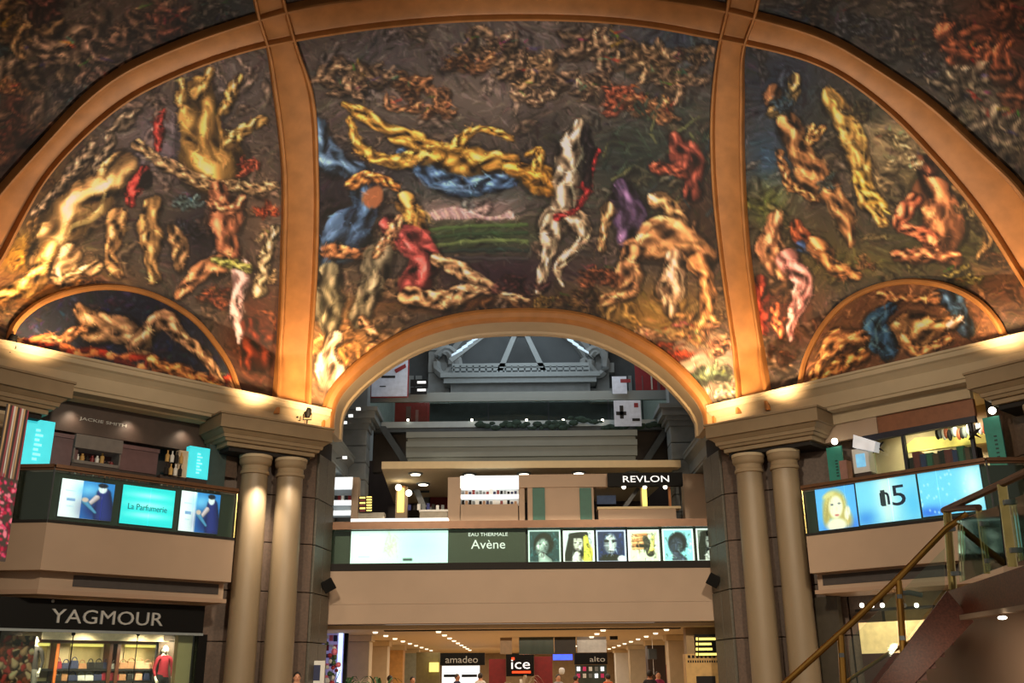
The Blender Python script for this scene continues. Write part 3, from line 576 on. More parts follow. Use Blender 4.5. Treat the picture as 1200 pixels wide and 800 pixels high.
xs = np.arange(868, 1262, 1.7)
panel('mural', xs, np.minimum(fmid(xs), cornice_y(xs)), cornice_y(xs)+2, cvm, 'painted vault corner with blue-green ground, right of the central vault panel')
xs = np.arange(-60, 312, 2.2)
panel('mural', xs, xs*0-50, fmid(xs), cvm, 'dim brown painted ceiling beyond the big arch band, upper left corner', 2.2)
xs = np.arange(874, 1262, 2.2)
panel('mural', xs, xs*0-50, fmid(xs), cvm, 'dim painted ceiling with rust and grey masses beyond the arch band, upper right corner', 2.2)
xs = np.arange(310, 878, 3.)
panel('mural', xs, xs*0-50, fmid(xs), cvm, 'narrow strip of painted ceiling between the two ribs above the big arch band', 3.)
# lunettes on the diagonal walls, each with a gilded arched rim
LL = smooth([(10, 410), (14, 388), (40, 360), (80, 343), (130, 336.5), (170, 343), (200, 356), (230, 377), (250, 400), (268, 428), (281, 464)], 60)
LR = smooth([(936, 462), (945, 420), (955, 398), (970, 375), (990, 355), (1010, 343), (1035, 334), (1060, 330), (1085, 331), (1110, 336), (1150, 357), (1168, 377), (1181, 403)], 60)
for P_, fr, cvs, lb in ((LL, DLf(.06), cvL, 'half-moon painting with a tan and orange reclining mass on dark blue, over the left cornice'), (LR, DRf(.06), cvR, 'half-moon painting with a blue drapery on ochre, over the right cornice')):
    xs = np.arange(P_[:, 0].min()+.5, P_[:, 0].max()-.5, 1.5)
    o = panel('lunette_mural', xs, interp_poly(P_, xs), cornice_y(xs)+3, cvs, lb, 1.6, plane=fr)
    mb = MB(); q = [fr.px(x, y) for x, y in P_]; V = []; n = len(q)
    Q = np.array(q); T = np.gradient(Q, axis=0); T /= np.linalg.norm(T, axis=1)[:, None]; Nn = np.stack([-T[:, 1], T[:, 0]], 1)
    pr = [(-.08, 0), (-.08, .08), (-.03, .14), (.03, .14), (.09, .06), (.09, 0)]
    for i in range(n): V += [fr.P(Q[i, 0]+Nn[i, 0]*a, Q[i, 1]+Nn[i, 1]*a, b-.02) for a, b in pr]
    k = len(pr); F = [(i*k+j, i*k+(j+1) % k, (i+1)*k+(j+1) % k, (i+1)*k+j) for i in range(n-1) for j in range(k)]
    mb.add(V, F); link('gilded_rim', mb, GOLD, o, smooth='auto')

# ---------------------------------------------------------------- ribs : raised bands with rolled edges
RP = [(0, -.1), (0, .26), (.03, .30), (.09, .30), (.12, .24), (.13, .14), (.2, .12), (.8, .12), (.87, .14), (.88, .24), (.91, .30), (.97, .30), (1, .26), (1, -.1)]
tr = {}
o = band('trim_1', FO.tolist()[::4], FI.tolist()[::4], RP, GOLD, 160); tag(o, 'wide gilded arch band crossing the top of the vault', None, None, 'structure')
lrA = [(317, 486), (318.5, 468), (324, 400), (328, 300), (329, 200), (318, 100), (310, 50), (300, 17), (288, -45)]
lrB = [(359, 488), (359, 468), (364, 400), (370, 300), (371, 200), (364, 100), (345, 42), (335, 5), (324, -45)]
rrA = [(868, 486), (868, 462), (857, 382), (845, 294), (836, 205), (835, 117), (844, 41), (852, 5), (858, -45)]
rrB = [(907, 482), (904, 458), (892, 382), (880, 294), (874, 205), (873, 117), (876, 47), (888, 13), (900, -45)]
RP2 = [(u, h+.015) for u, h in RP]
tag(band('trim_2', lrA, lrB, RP2, GOLD, 110), 'gilded rib rising left of the central painted panel', None, None, 'structure')
tag(band('trim_3', rrA, rrB, RP2, GOLD, 110), 'gilded rib rising right of the central painted panel', None, None, 'structure')

# ---------------------------------------------------------------- the gallery arch
OUT = [(x, y) for x, y in ARCH]; f14 = GY(13.9)
q = np.array([f14.px(x, y) for x, y in ARCH]); q = np.vstack([[q[0, 0]-.0, 8.7], q, [q[-1, 0], 8.7]])
def resamp(Q, n):
    d = np.r_[0, np.cumsum(np.hypot(*np.diff(Q, axis=0).T))]; t = np.linspace(0, d[-1], n); return np.stack([np.interp(t, d, Q[:, 0]), np.interp(t, d, Q[:, 1])], 1)
Q = resamp(q, 100); T = np.gradient(Q, axis=0); T /= np.linalg.norm(T, axis=1)[:, None]; Nn = np.stack([T[:, 1], -T[:, 0]], 1)   # inward
def archband(name, prof, m, lb):
    V = []; k = len(prof)
    for i in range(len(Q)): V += [(Q[i, 0]+Nn[i, 0]*a, y, Q[i, 1]+Nn[i, 1]*a) for a, y in prof]
    F = [(i*k+j, i*k+(j+1) % k, (i+1)*k+(j+1) % k, (i+1)*k+j) for i in range(len(Q)-1) for j in range(k)]+[tuple(range(k)), tuple(range((len(Q)-1)*k, len(Q)*k))]
    mb = MB(); mb.add(V, F); return tag(link(name, mb, m, None, smooth='auto'), lb, None, None, 'structure')
archband('trim_4', [(-.06, 14.1), (-.06, 13.78), (.03, 13.74), (.08, 13.8), (.22, 13.82), (.27, 13.88), (.3, 14.1)], GOLD, 'gilded moulding around the central arch opening')
archband('trim_5', [(.1, 14.08), (.3, 14.08), (.3, 14.95), (.36, 15.0), (.36, 15.25), (.1, 15.3)], CORN, 'plain cream reveal inside the central arch')

# ---------------------------------------------------------------- cornice on the diagonals, blocks, columns, piers
CP = [(-.35, 8.5), (.12, 8.5), (.12, 8.58), (.16, 8.6), (.16, 8.95), (.2, 9.0), (.3, 9.1), (.38, 9.14), (.38, 9.26), (.42, 9.28), (.42, 9.34), (-.35, 9.34)]
for sx in (-1, 1):
    mb = MB(); mb.sweep([(sx*5.93, 14.0), (sx*14.0, 5.93)], CP, [(-sx*SQ, -SQ), (-sx*SQ, -SQ)])
    struct('trim_6' if sx < 0 else 'trim_7', mb, CORN)
    # cornice running into the gallery along the jamb
    mb = MB(); mb.sweep([(sx*6.25, 15.4), (sx*6.25, 19.4)], [(d*.8+.1, z-.25) for d, z in CP], [(-sx, 0), (-sx, 0)])
    struct('trim_8' if sx < 0 else 'trim_9', mb, BEAMG)
    # wall behind the diagonal cornice
    mb = MB(); fr = (DLf if sx < 0 else DRf)(0)
N27 = (.467, -.884)
def layered(name, parent, A, B, back, layers, m):
    """A, B front-left and front-right plan points; n outward; stacked mouldings"""
    A = np.array(A); B = np.array(B); t = (B-A)/np.linalg.norm(B-A); n = np.array([t[1], -t[0]])
    mb = MB()
    for z0, z1, o0, o1 in layers:
        def ring(o): return [A-t*o+n*o, B+t*o+n*o, B+t*(o+.1)-n*back*.75, A-t*(o+.1)-n*back]
        lo, hi = ring(o0), ring(o1)
        mb.hexa([(*p, z0) for p in lo]+[(*p, z1) for p in hi])
    return link(name, mb, m, parent, bevel=.012)
def mirror_swap(p): return (-p[1], -p[0])
def pier_order(sx, far, lab):
    """entablature block and its two columns; far = the pier at the next corner of the octagon"""
    def T(p):
        p = (p[0], p[1])                       # given for the left near pier (negative x)
        if far: p = mirror_swap(p)
        return (p[0]*(-sx), p[1])
    A, Bp = T((-8.05, 10.95)), T((-5.5, 12.97))
    if (sx > 0) != far: A, Bp = Bp, A
    c = ((A[0]+Bp[0])/2, (A[1]+Bp[1])/2)
    e = thing('entablature_block', lab[0], 'entablature', (c[0], c[1], 7.6))
    tag(e, kind='thing')
    layered('cornice_moulding', e, A, Bp, 2.0, [(7.72, 7.84, -.3, -.3), (7.84, 7.92, -.22, -.18), (7.92, 8.02, -.14, -.12), (8.02, 8.14, -.12, .0), (8.14, 8.5, .06, .06), (8.5, 8.56, .1, .1)], ENTB)
    layered('frieze', e, A, Bp, 2.0, [(7.6, 7.72, -.4, -.4)], DARK)
    for k, (p, lb) in enumerate((((-7.43, 12.31), lab[1]), ((-6.54, 12.78), lab[2]))):
        x, y = T(p)
        tc_ = thing('stone_column', lb, 'column', (x, y, 0), 'round stone columns of the piers')
        link('shaft', MB().lathe(x, y, [(.42, .35), (.405, .5), (.40, 2.2), (.37, 6.6), (.36, 7.12)], 48), COLM, tc_, smooth='auto')
        link('capital', MB().lathe(x, y, [(.36, 7.06), (.395, 7.08), (.405, 7.12), (.395, 7.16), (.37, 7.18), (.37, 7.3), (.39, 7.32), (.43, 7.36), (.445, 7.42), (.445, 7.52)], 48), ENTB, tc_, smooth='auto')
        link('abacus', MB().lathe(x, y, [(.46, 7.52), (.46, 7.6)], 48), CORN, tc_, smooth='auto')
        link('base', MB().lathe(x, y, [(.55, 0), (.55, .15), (.5, .2), (.53, .26), (.48, .33), (.43, .36)], 48), CORN, tc_, smooth='auto')
pier_order(-1, False, ('moulded entablature block over the left pair of columns', 'outer column of the left pair, brightly lit, beside the boutique balcony', 'inner column of the left pair, beside the central opening'))
pier_order(1, False, ('moulded entablature block over the right pair of columns', 'outer column of the right pair, behind the brass stair rail', 'inner column of the right pair, beside the central opening'))
pier_order(-1, True, ('entablature block cut by the left edge of the picture', 'round column out past the left balcony', 'second round column out past the left balcony'))
pier_order(1, True, ('entablature block cut by the right edge of the picture', 'round column behind the stair landing at the right edge', 'second round column behind the stair landing at the right edge'))
# piers with granite facing blocks
def pier(name, sx, far, lb):
    def T(x, y):
        p = (-x, y)
        if far: p = mirror_swap(p)
        return (p[0]*(-sx), p[1])
    core = [(6.08, 13.72), (5.86, 15.25), (6.3, 16.2), (9.6, 16.2), (9.6, 12.0), (8.7, 12.35)]
    e = bpy.data.objects.new(name, None); C.objects.link(e); x, y = T(7.2, 14); e.location = (x, y, 0); e['kind'] = 'structure'
    link('core', MB().prism([T(*p) for p in core], 0, 8.6), DARK, e)
    zs = [0, 1.28, 2.62, 3.96, 5.3, 6.64, 7.98]
    def face(p0, p1, cuts, m, off=0):
        p0 = np.array(p0); p1 = np.array(p1); t = p1-p0; L = np.linalg.norm(t); t /= L; n = np.array([t[1], -t[0]])
        for i in range(6):
            for a, b in zip(cuts[:-1], cuts[1:]):
                a2, b2 = a*L+.008, b*L-.008; z0, z1 = zs[i]+.012, zs[i+1]-.012
                c4 = [p0+t*a2+n*.09, p0+t*b2+n*.09, p0+t*b2-n*.05, p0+t*a2-n*.05]
                c4 = [T(*c) for c in c4]
                link('stone_block', MB().hexa([(*c, z0) for c in c4]+[(*c, z1) for c in c4]), m, e, bevel=.008)
    face((6.0, 13.69), (8.75, 12.25), [0, .32, .66, 1], GRANP)
    face((5.80, 15.25), (6.0, 13.72), [0, .5, 1], GRANG)
    face((8.78, 12.3), (9.55, 12.05), [0, 1], GRANP)
pier('wall_pier_left', -1, False, ''); pier('wall_pier_right', 1, False, '')
pier('wall_pier_far_left', -1, True, ''); pier('wall_pier_far_right', 1, True, '')

# ================================================================ the gallery seen through the arch
def pbx(name, fr, x0, y0, x1, y1, d, th, m, parent=None, **k):
    mb = MB(); fr.pb(mb, x0, y0, x1, y1, d, th); return link(name, mb, m, parent, **k)
def fth(fr, name, label, cat, x, y, d=0., group=None):
    return thing(name, label, cat, fr.P(*fr.px(x, y, d), d), group)
def solo(name, fr, x0, y0, x1, y1, d, th, m, label, cat, group=None, **k):
    return tag(pbx(name, fr, x0, y0, x1, y1, d, th, m, None, **k), label, cat, group)

for sx, nm in ((-1, 'wall_left'), (1, 'wall_right')):
    mb = MB(); x0, x1 = sorted((sx*6.45, sx*7.3)); mb.box(x0, 16.25, 3.3, x1, 34, 17); struct(nm, mb, GREYST)
    # giant pilaster with coursed drum-like stones and a capital
    e = bpy.data.objects.new('wall_pilaster', None); C.objects.link(e); e.location = (sx*5.9, 20, 3.3); e['kind'] = 'structure'
    for i in range(9):
        z0 = 4.6+i*.62; x0, x1 = sorted((sx*5.45, sx*6.4)); link('stone_block', MB().box(x0, 19.5, z0, x1, 20.4, z0+.6), GREYST, e, bevel=.03)
    for j, (o, z0, z1) in enumerate(((.05, 10.15, 10.35), (.15, 10.35, 10.5), (.3, 10.5, 10.75), (.4, 10.75, 10.9))):
        x0, x1 = sorted((sx*(5.45-o), sx*6.4)); link('capital_moulding', MB().box(x0, 19.5-o, z0, x1, 20.4+o, z1), GREYST, e)
    x0, x1 = sorted((sx*5.5, sx*6.4)); link('upper_shaft', MB().box(x0, 19.6, 10.9, x1, 20.3, 16.5), GREYST, e)
# shop backs and slabs
fb = GY(26)
mb = MB(); fb.pb(mb, 395, 540, 840, 640, 0, .2); struct('wall_back', mb, WOOD)
# end wall of the gallery with its arched recess
fe = GY(34)
e = bpy.data.objects.new('wall_far', None); C.objects.link(e); e.location = (0, 34, 6); e['kind'] = 'structure'
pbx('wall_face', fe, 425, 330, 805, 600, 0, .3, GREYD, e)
ac = fe.px(611, 452); aR = abs(fe.px(705, 452)[0]-ac[0])
mb = MB(); pr = []
n = 40; V = []; F = []
for i in range(n+1):
    t = math.pi*i/n
    for rr, d in ((aR*1.0, .0), (aR*1.0, .5), (aR*.93, .55), (aR*.9, .3), (aR*.86, .3), (aR*.84, .0)): V.append(fe.P(ac[0]+math.cos(t)*rr, ac[1]+math.sin(t)*rr*.95, d))
for i in range(n): F += [(i*6+j, i*6+(j+1) % 6, (i+1)*6+(j+1) % 6, (i+1)*6+j) for j in range(6)]
mb.add(V, F); link('arch_moulding', mb, GREYST, e, smooth='auto')
mb = MB(); V = [fe.P(ac[0]+math.cos(math.pi*i/n)*aR*.84, ac[1]+math.sin(math.pi*i/n)*aR*.8, .06) for i in range(n+1)]; mb.add(V, [tuple(range(n+1))]); link('tympanum', mb, mat('tympanum_grey', (74, 80, 84), .8, scale=1.), e, fixn=False)
for cx in (512, 706):
    for (dx, y0, y1, w_) in ((0, 386, 470, 9), (0, 400, 410, 13), (2, 425, 436, 12), (0, 455, 470, 14)): pbx('side_pilaster', fe, cx-w_+dx, y0, cx+w_+dx, y1, .5+w_*.02, .5, GREYST, e)
for cx, s_ in ((524, 1), (697, -1)):   # scroll consoles
    mb = MB(); a, z = fe.px(cx, 432)
    pts = []
    for i in range(22): t = i*.42; r_ = 1.15*(1-i/26); pts.append(fe.P(a+s_*math.cos(t)*r_*.6, z-.3+math.sin(t)*r_+i*.03, .9))
    mb.tube(pts, .22, 6); link('scroll_console', mb, GREYST, e, smooth='auto')
for k in range(6):
    x = 437+k*10
    pbx('fluting', fe, x, 440, x+4, 600, .12, .15, GREYST, e); pbx('fluting', fe, 790-(x-437), 440, 794-(x-437), 600, .12, .15, GREYST, e)
# iron footbridge with balustrade and A-frame
b = fth(fe, 'footbridge', 'grey iron footbridge with a railing and A-shaped struts below the far arch', 'footbridge', 610, 447, 1.2)
pbx('deck', fe, 520, 439, 699, 447, 1.6, .9, GREYL, b); pbx('deck_edge', fe, 516, 436.5, 703, 440, 1.7, .2, GREYL, b)
pbx('lower_beam', fe, 528, 449, 692, 462, 1.4, .5, GREYST, b)
pbx('top_rail', fe, 530, 426, 690, 428.5, 1.5, .12, GREYL, b); pbx('middle_rail', fe, 530, 431.5, 690, 433, 1.5, .1, GREYL, b)
for i in range(22): pbx('baluster', fe, 531+i*7.55, 428, 532.6+i*7.55, 437, 1.5, .1, GREYL, b)
for x0, x1 in ((603, 583), (613, 637)):
    mb = MB(); fe.quadp(mb, [(x0-1, 388), (x0+5, 388), (x1+5, 437), (x1-2, 437)], 1.5, .25); link('strut', mb, GREYL, b)
mb = MB(); fe.quadp(mb, [(599, 384), (620, 384), (622, 393), (597, 393)], 1.55, .3); link('strut_head', mb, GREYL, b)
# skylight bars
for cx, cy, s_, lb in ((548, 404, 1, 'left'), (672, 400, -1, 'right')):
    k = fth(GY(31), 'skylight', 'bright glazed strip of the roof skylight, %s of the far A-shaped struts' % lb, 'skylight', cx, cy)
    link('hanger', MB().tube([GY(31).P(*GY(31).px(cx, cy-6), -.1), (GY(31).P(*GY(31).px(cx, cy-6), -.1)[0], 31.1, 18.5)], .05, 6), GREYL, k)
    for i in range(5):
        mb = MB(); x = cx-s_*(12-i*6); y = cy+(8-i*4.5); GY(31).quadp(mb, [(x-7, y+s_*3), (x+6, y-s_*4), (x+6, y-s_*4+2.4), (x-7, y+s_*3+2.4)], 0, .05); link('glazing_bar', mb, mat('skylight_glow', (190, 210, 225), .5, emit=.75), k)
    mb = MB(); GY(31).quadp(mb, [(cx-22, cy+s_*16), (cx+20, cy-s_*16), (cx+24, cy-s_*16+4), (cx-18, cy+s_*16+4)], -.05, .1); link('roof_rib', mb, GREYL, k)

# second floor: glass railing, beam, posters
f2 = GY(20.8)
e = bpy.data.objects.new('ceiling_beam', None); C.objects.link(e); e.location = (0, 20.3, 7); e['kind'] = 'structure'
fB = GY(20.1)
for y0, y1, d in ((506, 510, .12), (510, 517, .02), (517, 521, .14), (521, 530, .06), (530, 533, .16), (533, 541, .02), (541, 544, .1)): pbx('fluted_band', fB, 476+(d < .05)*2, y0, 747-(d < .05)*2, y1, d+.2, .5, BEAMG, e)
pbx('warm_underside', fB, 486, 544, 735, 546.5, .1, .5, FASC, e)
mb = MB(); GY(21.2).pb(mb, 438, 497, 800, 549, 0, .5); struct('wall_upper_back', mb, mat('dim_brown_wall', (52, 46, 42), .8))
for xx in ((443, 500, 470, 548, 1), (779, 500, 752, 548, -1)):
    mb = MB(); GY(20.7).quadp(mb, [(xx[0], 499), (xx[0]+9, 499), (xx[2]+9, 541), (xx[2], 541)], 0, .3); tag(link('diagonal_brace', mb, GREYD), 'dark sloping brace %s of the fluted beam' % ('left' if xx[4] > 0 else 'right'), 'brace')
g2 = fth(f2, 'glass_railing', 'glass railing with grey metal rails on the upper floor behind the arch', 'railing', 610, 500)
pbx('top_rail', f2, 430, 460.5, 786, 467.5, .05, .12, BEAMG, g2); pbx('bottom_rail', f2, 438, 494.5, 784, 498, .05, .12, GREYL, g2)
for i in range(5): pbx('glass_pane', f2, 432+i*70.5, 468, 501+i*70.5, 494.5, 0, .02, GLASS, g2)
pbx('slab_edge', f2, 438, 498.3, 790, 503, .02, .3, GREYD, g2)
g_ = fth(f2, 'garland', 'dark evergreen garland with small lamps hung under the upper railing', 'garland', 685, 505, .25)
for i in range(58):
    x = 560+i*3.9+rng.uniform(-2, 2); y = 498+rng.uniform(-3, 4)-(8 if 665 < x < 705 else 0)*rng.uniform(0, 1.6)
    a, z = f2.px(x, y, .25); link('fir_tuft', MB().ball(f2.P(a, z, .25), rng.uniform(.06, .13), 6, 4, (1.6, .6, 1)), mat('dark_fir', (34, 52, 44), .9, var=.4), g_)
for i, x in enumerate((478, 553, 617, 660, 706, 726)):
    a, z = f2.px(x, 492, .2); tag(link('small_lamp', MB().ball(f2.P(a, z, .2), .05, 8, 6), LAMPM), '%s tiny bulb from the left on the upper railing' % ORD[i], 'lamp', 'tiny bulbs on the upper railing')
fp = GY(22.2)
def sheet(name, fr, x0, y0, x1, y1, d, base, marks, label, cat='sign', rim=None, group=None):
    t = fth(fr, name, label, cat, (x0+x1)/2, y1, d, group)
    if rim: pbx('border', fr, x0-1.5, y0-1.5, x1+1.5, y1+1.5, d-.03, .04, rim, t)
    pbx('sheet', fr, x0, y0, x1, y1, d, .03, base, t)
    for (a, b_, c, e_, m) in marks: pbx('printed_mark', fr, a, b_, c, e_, d+.02, .02, m, t)
    return t
PALE = mat('pale_lilac_board', (176, 182, 196), .6, emit=.12)
sheet('hanging_sign', f2, 437, 412, 477, 464, .45, PALE, [(447, 440, 463, 442.5, DARK), (445, 452, 452, 453, DARK)], 'pale board with a red border at the left end of the upper railing', rim=RED)
mb = MB(); f2.quadp(mb, [(462, 433), (475, 426), (476, 430), (464, 437)], .5, .02); tag(link('red_arrow', mb, RED), 'small slanting red stroke on the pale board', 'sign mark')
for y0 in (444.5, 453.5): sheet('black_sign', f2, 481, y0, 500, y0+8, .4, BLACK, [(489, y0+2, 499, y0+4.5, WTXT)], 'small black plate with white marks, %s' % ('upper one of two' if y0 < 450 else 'lower one of two'))
sheet('red_poster', fp, 463, 471, 503, 500, .6, RED, [(476, 476, 481, 496, MAUVE), (487, 480, 490, 498, mat('dusty_rose', (150, 100, 104)))], 'dark red poster behind the glass of the upper railing', 'poster')
sheet('hanging_sign', f2, 717, 441, 735, 461, .3, PALE, [(727, 444, 739, 448, RED)], 'narrow pale board with a red mark above the upper handrail', rim=None)
sheet('hanging_sign', fp, 719, 469, 752, 499, 2.0, PALE, [(722, 482, 734, 486, DARK), (726, 475, 731, 490, DARK), (743, 472, 748, 477, RED), (741, 490, 750, 493, DARK)], 'pale board with slanted black letters behind the upper glass railing')
sheet('red_poster', f2, 743, 416, 786, 459, -.5, RED, [(752, 440, 754, 458, MAUVE), (762, 432, 765, 456, GREYT), (770, 445, 774, 458, MAUVE)], 'large red poster at the right end of the upper railing', 'poster')
for x, lb in ((421, 'left'), (816, 'right')):
    for i in range(3):
        a, z = GY(17).px(x+(i-1)*7, 474+(i-1)*(10 if x < 600 else -10)); pass

# first floor ceiling with downlights
zc = GY(19.0).px(610, 549)[1]
A0 = Hpt(447, 549, zc); A1 = Hpt(798, 547, zc); B0 = Hpt(466, 572, zc); B1 = Hpt(786, 572, zc)
mb = MB(); mb.hexa([tuple(A0), tuple(A1), (5.2, 25.9, zc), (-5.2, 25.9, zc), (A0[0], A0[1], zc+.25), (A1[0], A1[1], zc+.25), (5.2, 25.9, zc+.25), (-5.2, 25.9, zc+.25)]); struct('ceiling_first_floor', mb, CEIL)
for k, (x, y) in enumerate(((487, 554), (550, 555), (614, 554), (678, 553), (496, 566), (741, 553))):
    p = Hpt(x, y, zc); t = thing('downlight', ['round downlight, front left in the first-floor ceiling', 'round downlight left of the ceiling middle', 'round downlight in the middle of the first-floor ceiling', 'round downlight right of the ceiling middle', 'round downlight set back left in the first-floor ceiling', 'round downlight, front right over the black cosmetics sign'][k], 'light', (p[0], p[1], zc-.06), 'downlights in the first-floor ceiling')
    link('ring', MB().lathe(p[0], p[1], [(.26, zc-.01), (.26, zc-.04), (.2, zc-.06)], 20), GREYL, t); link('lens', MB().lathe(p[0], p[1], [(.17, zc-.05), (.17, zc-.075)], 16), LAMPM, t)
for i, x in enumerate((467, 512, 522, 540, 754)): 
    a, z = GY(19.6).px(x, 545.5); tag(link('spot_lamp', MB().ball(GY(19.6).P(a, z, .1), .08, 8, 6), LAMPM), '%s little lamp from the left under the fluted beam' % ORD[i], 'lamp', 'little lamps under the fluted beam')

# first floor kiosks and partitions
f1 = GY(18.5)
t = fth(f1, 'display_partition', 'beige partition with a lit white panel and product shelves behind the balcony', 'partition', 571, 612)
pbx('frame', f1, 525, 559, 539, 676, 0, .5, FASC, t); pbx('frame', f1, 608, 559, 616, 676, 0, .5, FASC, t); pbx('frame', f1, 539, 591, 608, 676, 0, .5, FASC, t); pbx('back', f1, 539, 558, 608, 592, -.35, .1, WHITE, t)
pbx('lit_header', f1, 539.5, 557.5, 608, 571, .02, .3, WHITEL, t); pbx('shelf', f1, 539, 579.5, 608, 582.5, -.02, .3, WHITEL, t)
for i, x in enumerate(np.arange(541, 606, 4.1)):
    for y1, sn in ((579.5, 'upper'), (591, 'lower')): 
        m = [BLACK, GREYST, mat('navy_box', (40, 48, 84)), RED, WHITE, mat('tan_box', (170, 130, 96))][int(rng.integers(0, 6))]
        solo('product_box', f1, x, y1-rng.uniform(3.5, 6.5), x+3.2, y1, -.1, .12, m, '%s product box from the left on the %s lit partition shelf' % (ORD[i], sn), 'box', 'boxes on the lit partition shelves')
t = fth(f1, 'beige_partition', 'beige partition with two narrow green panels behind the balcony', 'partition', 657, 612)
pbx('wall_panel', f1, 618, 570, 699, 676, .05, .4, FASC, t); pbx('header', f1, 608, 556, 712, 570, .1, .5, FASC, t)
for x in (624, 679): pbx('green_strip', f1, x, 571.5, x+15, 609, .1, .05, GREEN, t)
for x in (617, 698): pbx('joint', f1, x, 570, x+1.2, 613, .07, .05, DARK, t)
t = fth(f1, 'low_counter', 'beige low counter wall under the black cosmetics sign', 'counter', 750, 611)
pbx('panel', f1, 701, 595, 797, 676, .1, .4, FASC, t); pbx('top', f1, 700, 593.6, 798, 595.4, .14, .5, CREAM, t)
pbx('joint', f1, 815-18, 570, 817-18, 612, .12, .05, DARK, t)
solo('beige_partition', f1, 800, 555, 835, 676, .05, .5, FASC, 'plain beige upright wall at the right end of the first floor', 'partition')
t = fth(f1, 'shop_sign', 'black cosmetics sign with white capital letters over the first-floor counters', 'sign', 757, 569, .5); pbx('board', f1, 712, 554, 800.5, 568.5, .5, .25, BLACK, t)
text('REVLON', f1, 757, 561, 7.5, 54, .5, WTXT, parent=t)
for i, x in enumerate((731, 755.5, 779.5)): tag(link('spot_lamp', MB().ball(f1.P(*f1.px(x, 570.5, .4), .4), .07, 8, 6), LAMPM), '%s little lamp from the left under the black cosmetics sign' % ORD[i], 'lamp', 'little lamps under the black cosmetics sign')
fm = GY(21.5)
for x0, y0, x1, y1, lb in ((466, 571, 473, 600, 'tall glowing yellow sign left of the lit partition'), (752, 571, 759, 596, 'tall glowing yellow sign under the black cosmetics sign')):
    t = fth(fm, 'light_sign', lb, 'sign', x0, y1); pbx('box', fm, x0-2, y0-1, x1+2, 690, -.02, .2, FASC, t); pbx('lit_face', fm, x0, y0, x1, y1, .02, .05, YEL, t); pbx('shade', fm, x0-2, y0-2, x1+2, y0, .1, .3, GOLD, t)
fs = GY(17.6)
t = fth(fs, 'striped_sign', 'small yellow and red striped sign beside the left pilaster', 'sign', 428, 600); pbx('board', fs, 421, 581, 436, 600, 0, .05, DARK, t)
for i in range(6): pbx('stripe', fs, 421.5, 582+i*3.1, 428, 583.8+i*3.1, .02, .02, YEL if i % 2 == 0 else RED, t); pbx('stripe', fs, 429.5, 581.5+i*3.1, 435.5, 583+i*3.1, .02, .02, YEL, t)
t = fth(fs, 'shelf_unit', 'white shelf unit with lit shelves next to the left pier', 'shelf', 400, 606)
pbx('header', fs, 388, 559, 413, 571, .05, .4, WHITEL, t); pbx('side', fs, 413, 559, 416, 670, .05, .4, FASC, t); pbx('back', fs, 386, 571, 413, 606, -.3, .05, GREYST, t)
for y in (586, 598): pbx('shelf', fs, 386, y, 413, y+4, .03, .3, WHITEL, t)
for i in range(6):
    solo('product_box', fs, 388+i*4, 580.5, 391+i*4, 586, -.05, .12, [WHITE, DARK, RED][i % 3], '%s box from the left on the white shelf unit by the pier' % ORD[i], 'box', 'boxes on the white shelf unit')
t = fth(f1, 'cosmetics_counter', 'pale counter with goods left of the lit partition', 'counter', 505, 606); pbx('body', f1, 492, 598, 524, 676, 0, .6, mat('stone_counter', (170, 164, 150)), t); pbx('top', f1, 491, 597, 525, 599, .05, .7, WHITE, t)
t = fth(fs, 'till_counter', 'low pale counter by the striped sign', 'counter', 425, 608); pbx('body', fs, 418, 600.5, 448, 670, -.1, .4, mat('stone_counter', (170, 164, 150)), t)
for i, x in enumerate((478, 484, 489, 495, 500, 506, 511, 517)):
    solo('bottle', f1, x, 598-rng.uniform(4, 9), x+3.4, 597.4, .02, .1, [mat('blue_bottle', (40, 50, 120)), DARK, WHITE, GREYST][i % 4], '%s cosmetics bottle from the left on the pale counter' % ORD[i], 'bottle', 'bottles on the pale counter')
fd = GY(24.5)
solo('red_poster', fd, 503, 571, 527, 597, 0, .05, RED, 'dark red poster on the first-floor back wall left of the lit partition', 'poster')
solo('strip_fitting', GY(23), 478, 573, 503, 577, 0, .05, GREYD, 'grey strip light fitting beside the dark red poster', 'fitting')
for pts, lb in (([(484, 573), (491, 573), (503, 600), (495, 600)], 'dark sloping escalator side behind the pale counter'), ([(751, 571), (746, 571), (729, 594), (735, 594)], 'dark sloping escalator side behind the black cosmetics sign')):
    mb = MB(); GY(22).quadp(mb, pts, 0, .3); t = fth(GY(22), 'escalator', lb, 'escalator', pts[3][0], pts[3][1]); link('balustrade', mb, mat('escalator_grey', (84, 88, 92), .4), t); pbx('base_plate', GY(22), min(pts[2][0], pts[3][0]), 594, max(pts[2][0], pts[3][0])+2, 692, 0, .3, mat('escalator_grey', (84, 88, 92), .4), t)
solo('wall_screen', fd, 699, 568, 722, 590, 0, .06, mat('screen_blue_grey', (130, 142, 166), .5, emit=.15), 'pale blue-grey screen left of the glowing yellow sign', 'screen')
solo('round_mirror', fd, 497, 569, 504, 592, -.0, .05, GREYST, 'grey upright mirror left of the dark red poster', 'mirror')
solo('wood_post', f1, 783, 569, 787, 594, .05, .15, mat('orange_wood', (170, 104, 54)), 'slim orange wooden post under the black cosmetics sign', 'post')
for x, y, lb in ((479, 577.5, 'bright lamp between the yellow sign and the dark red poster'), (467, 571, 'bright lamp on top of the left glowing yellow sign')): tag(link('spot_lamp', MB().ball(GY(21).P(*GY(21).px(x, y), 0), .12, 8, 6), LAMPM), lb, 'lamp', 'lamps ahead of the dark wall')

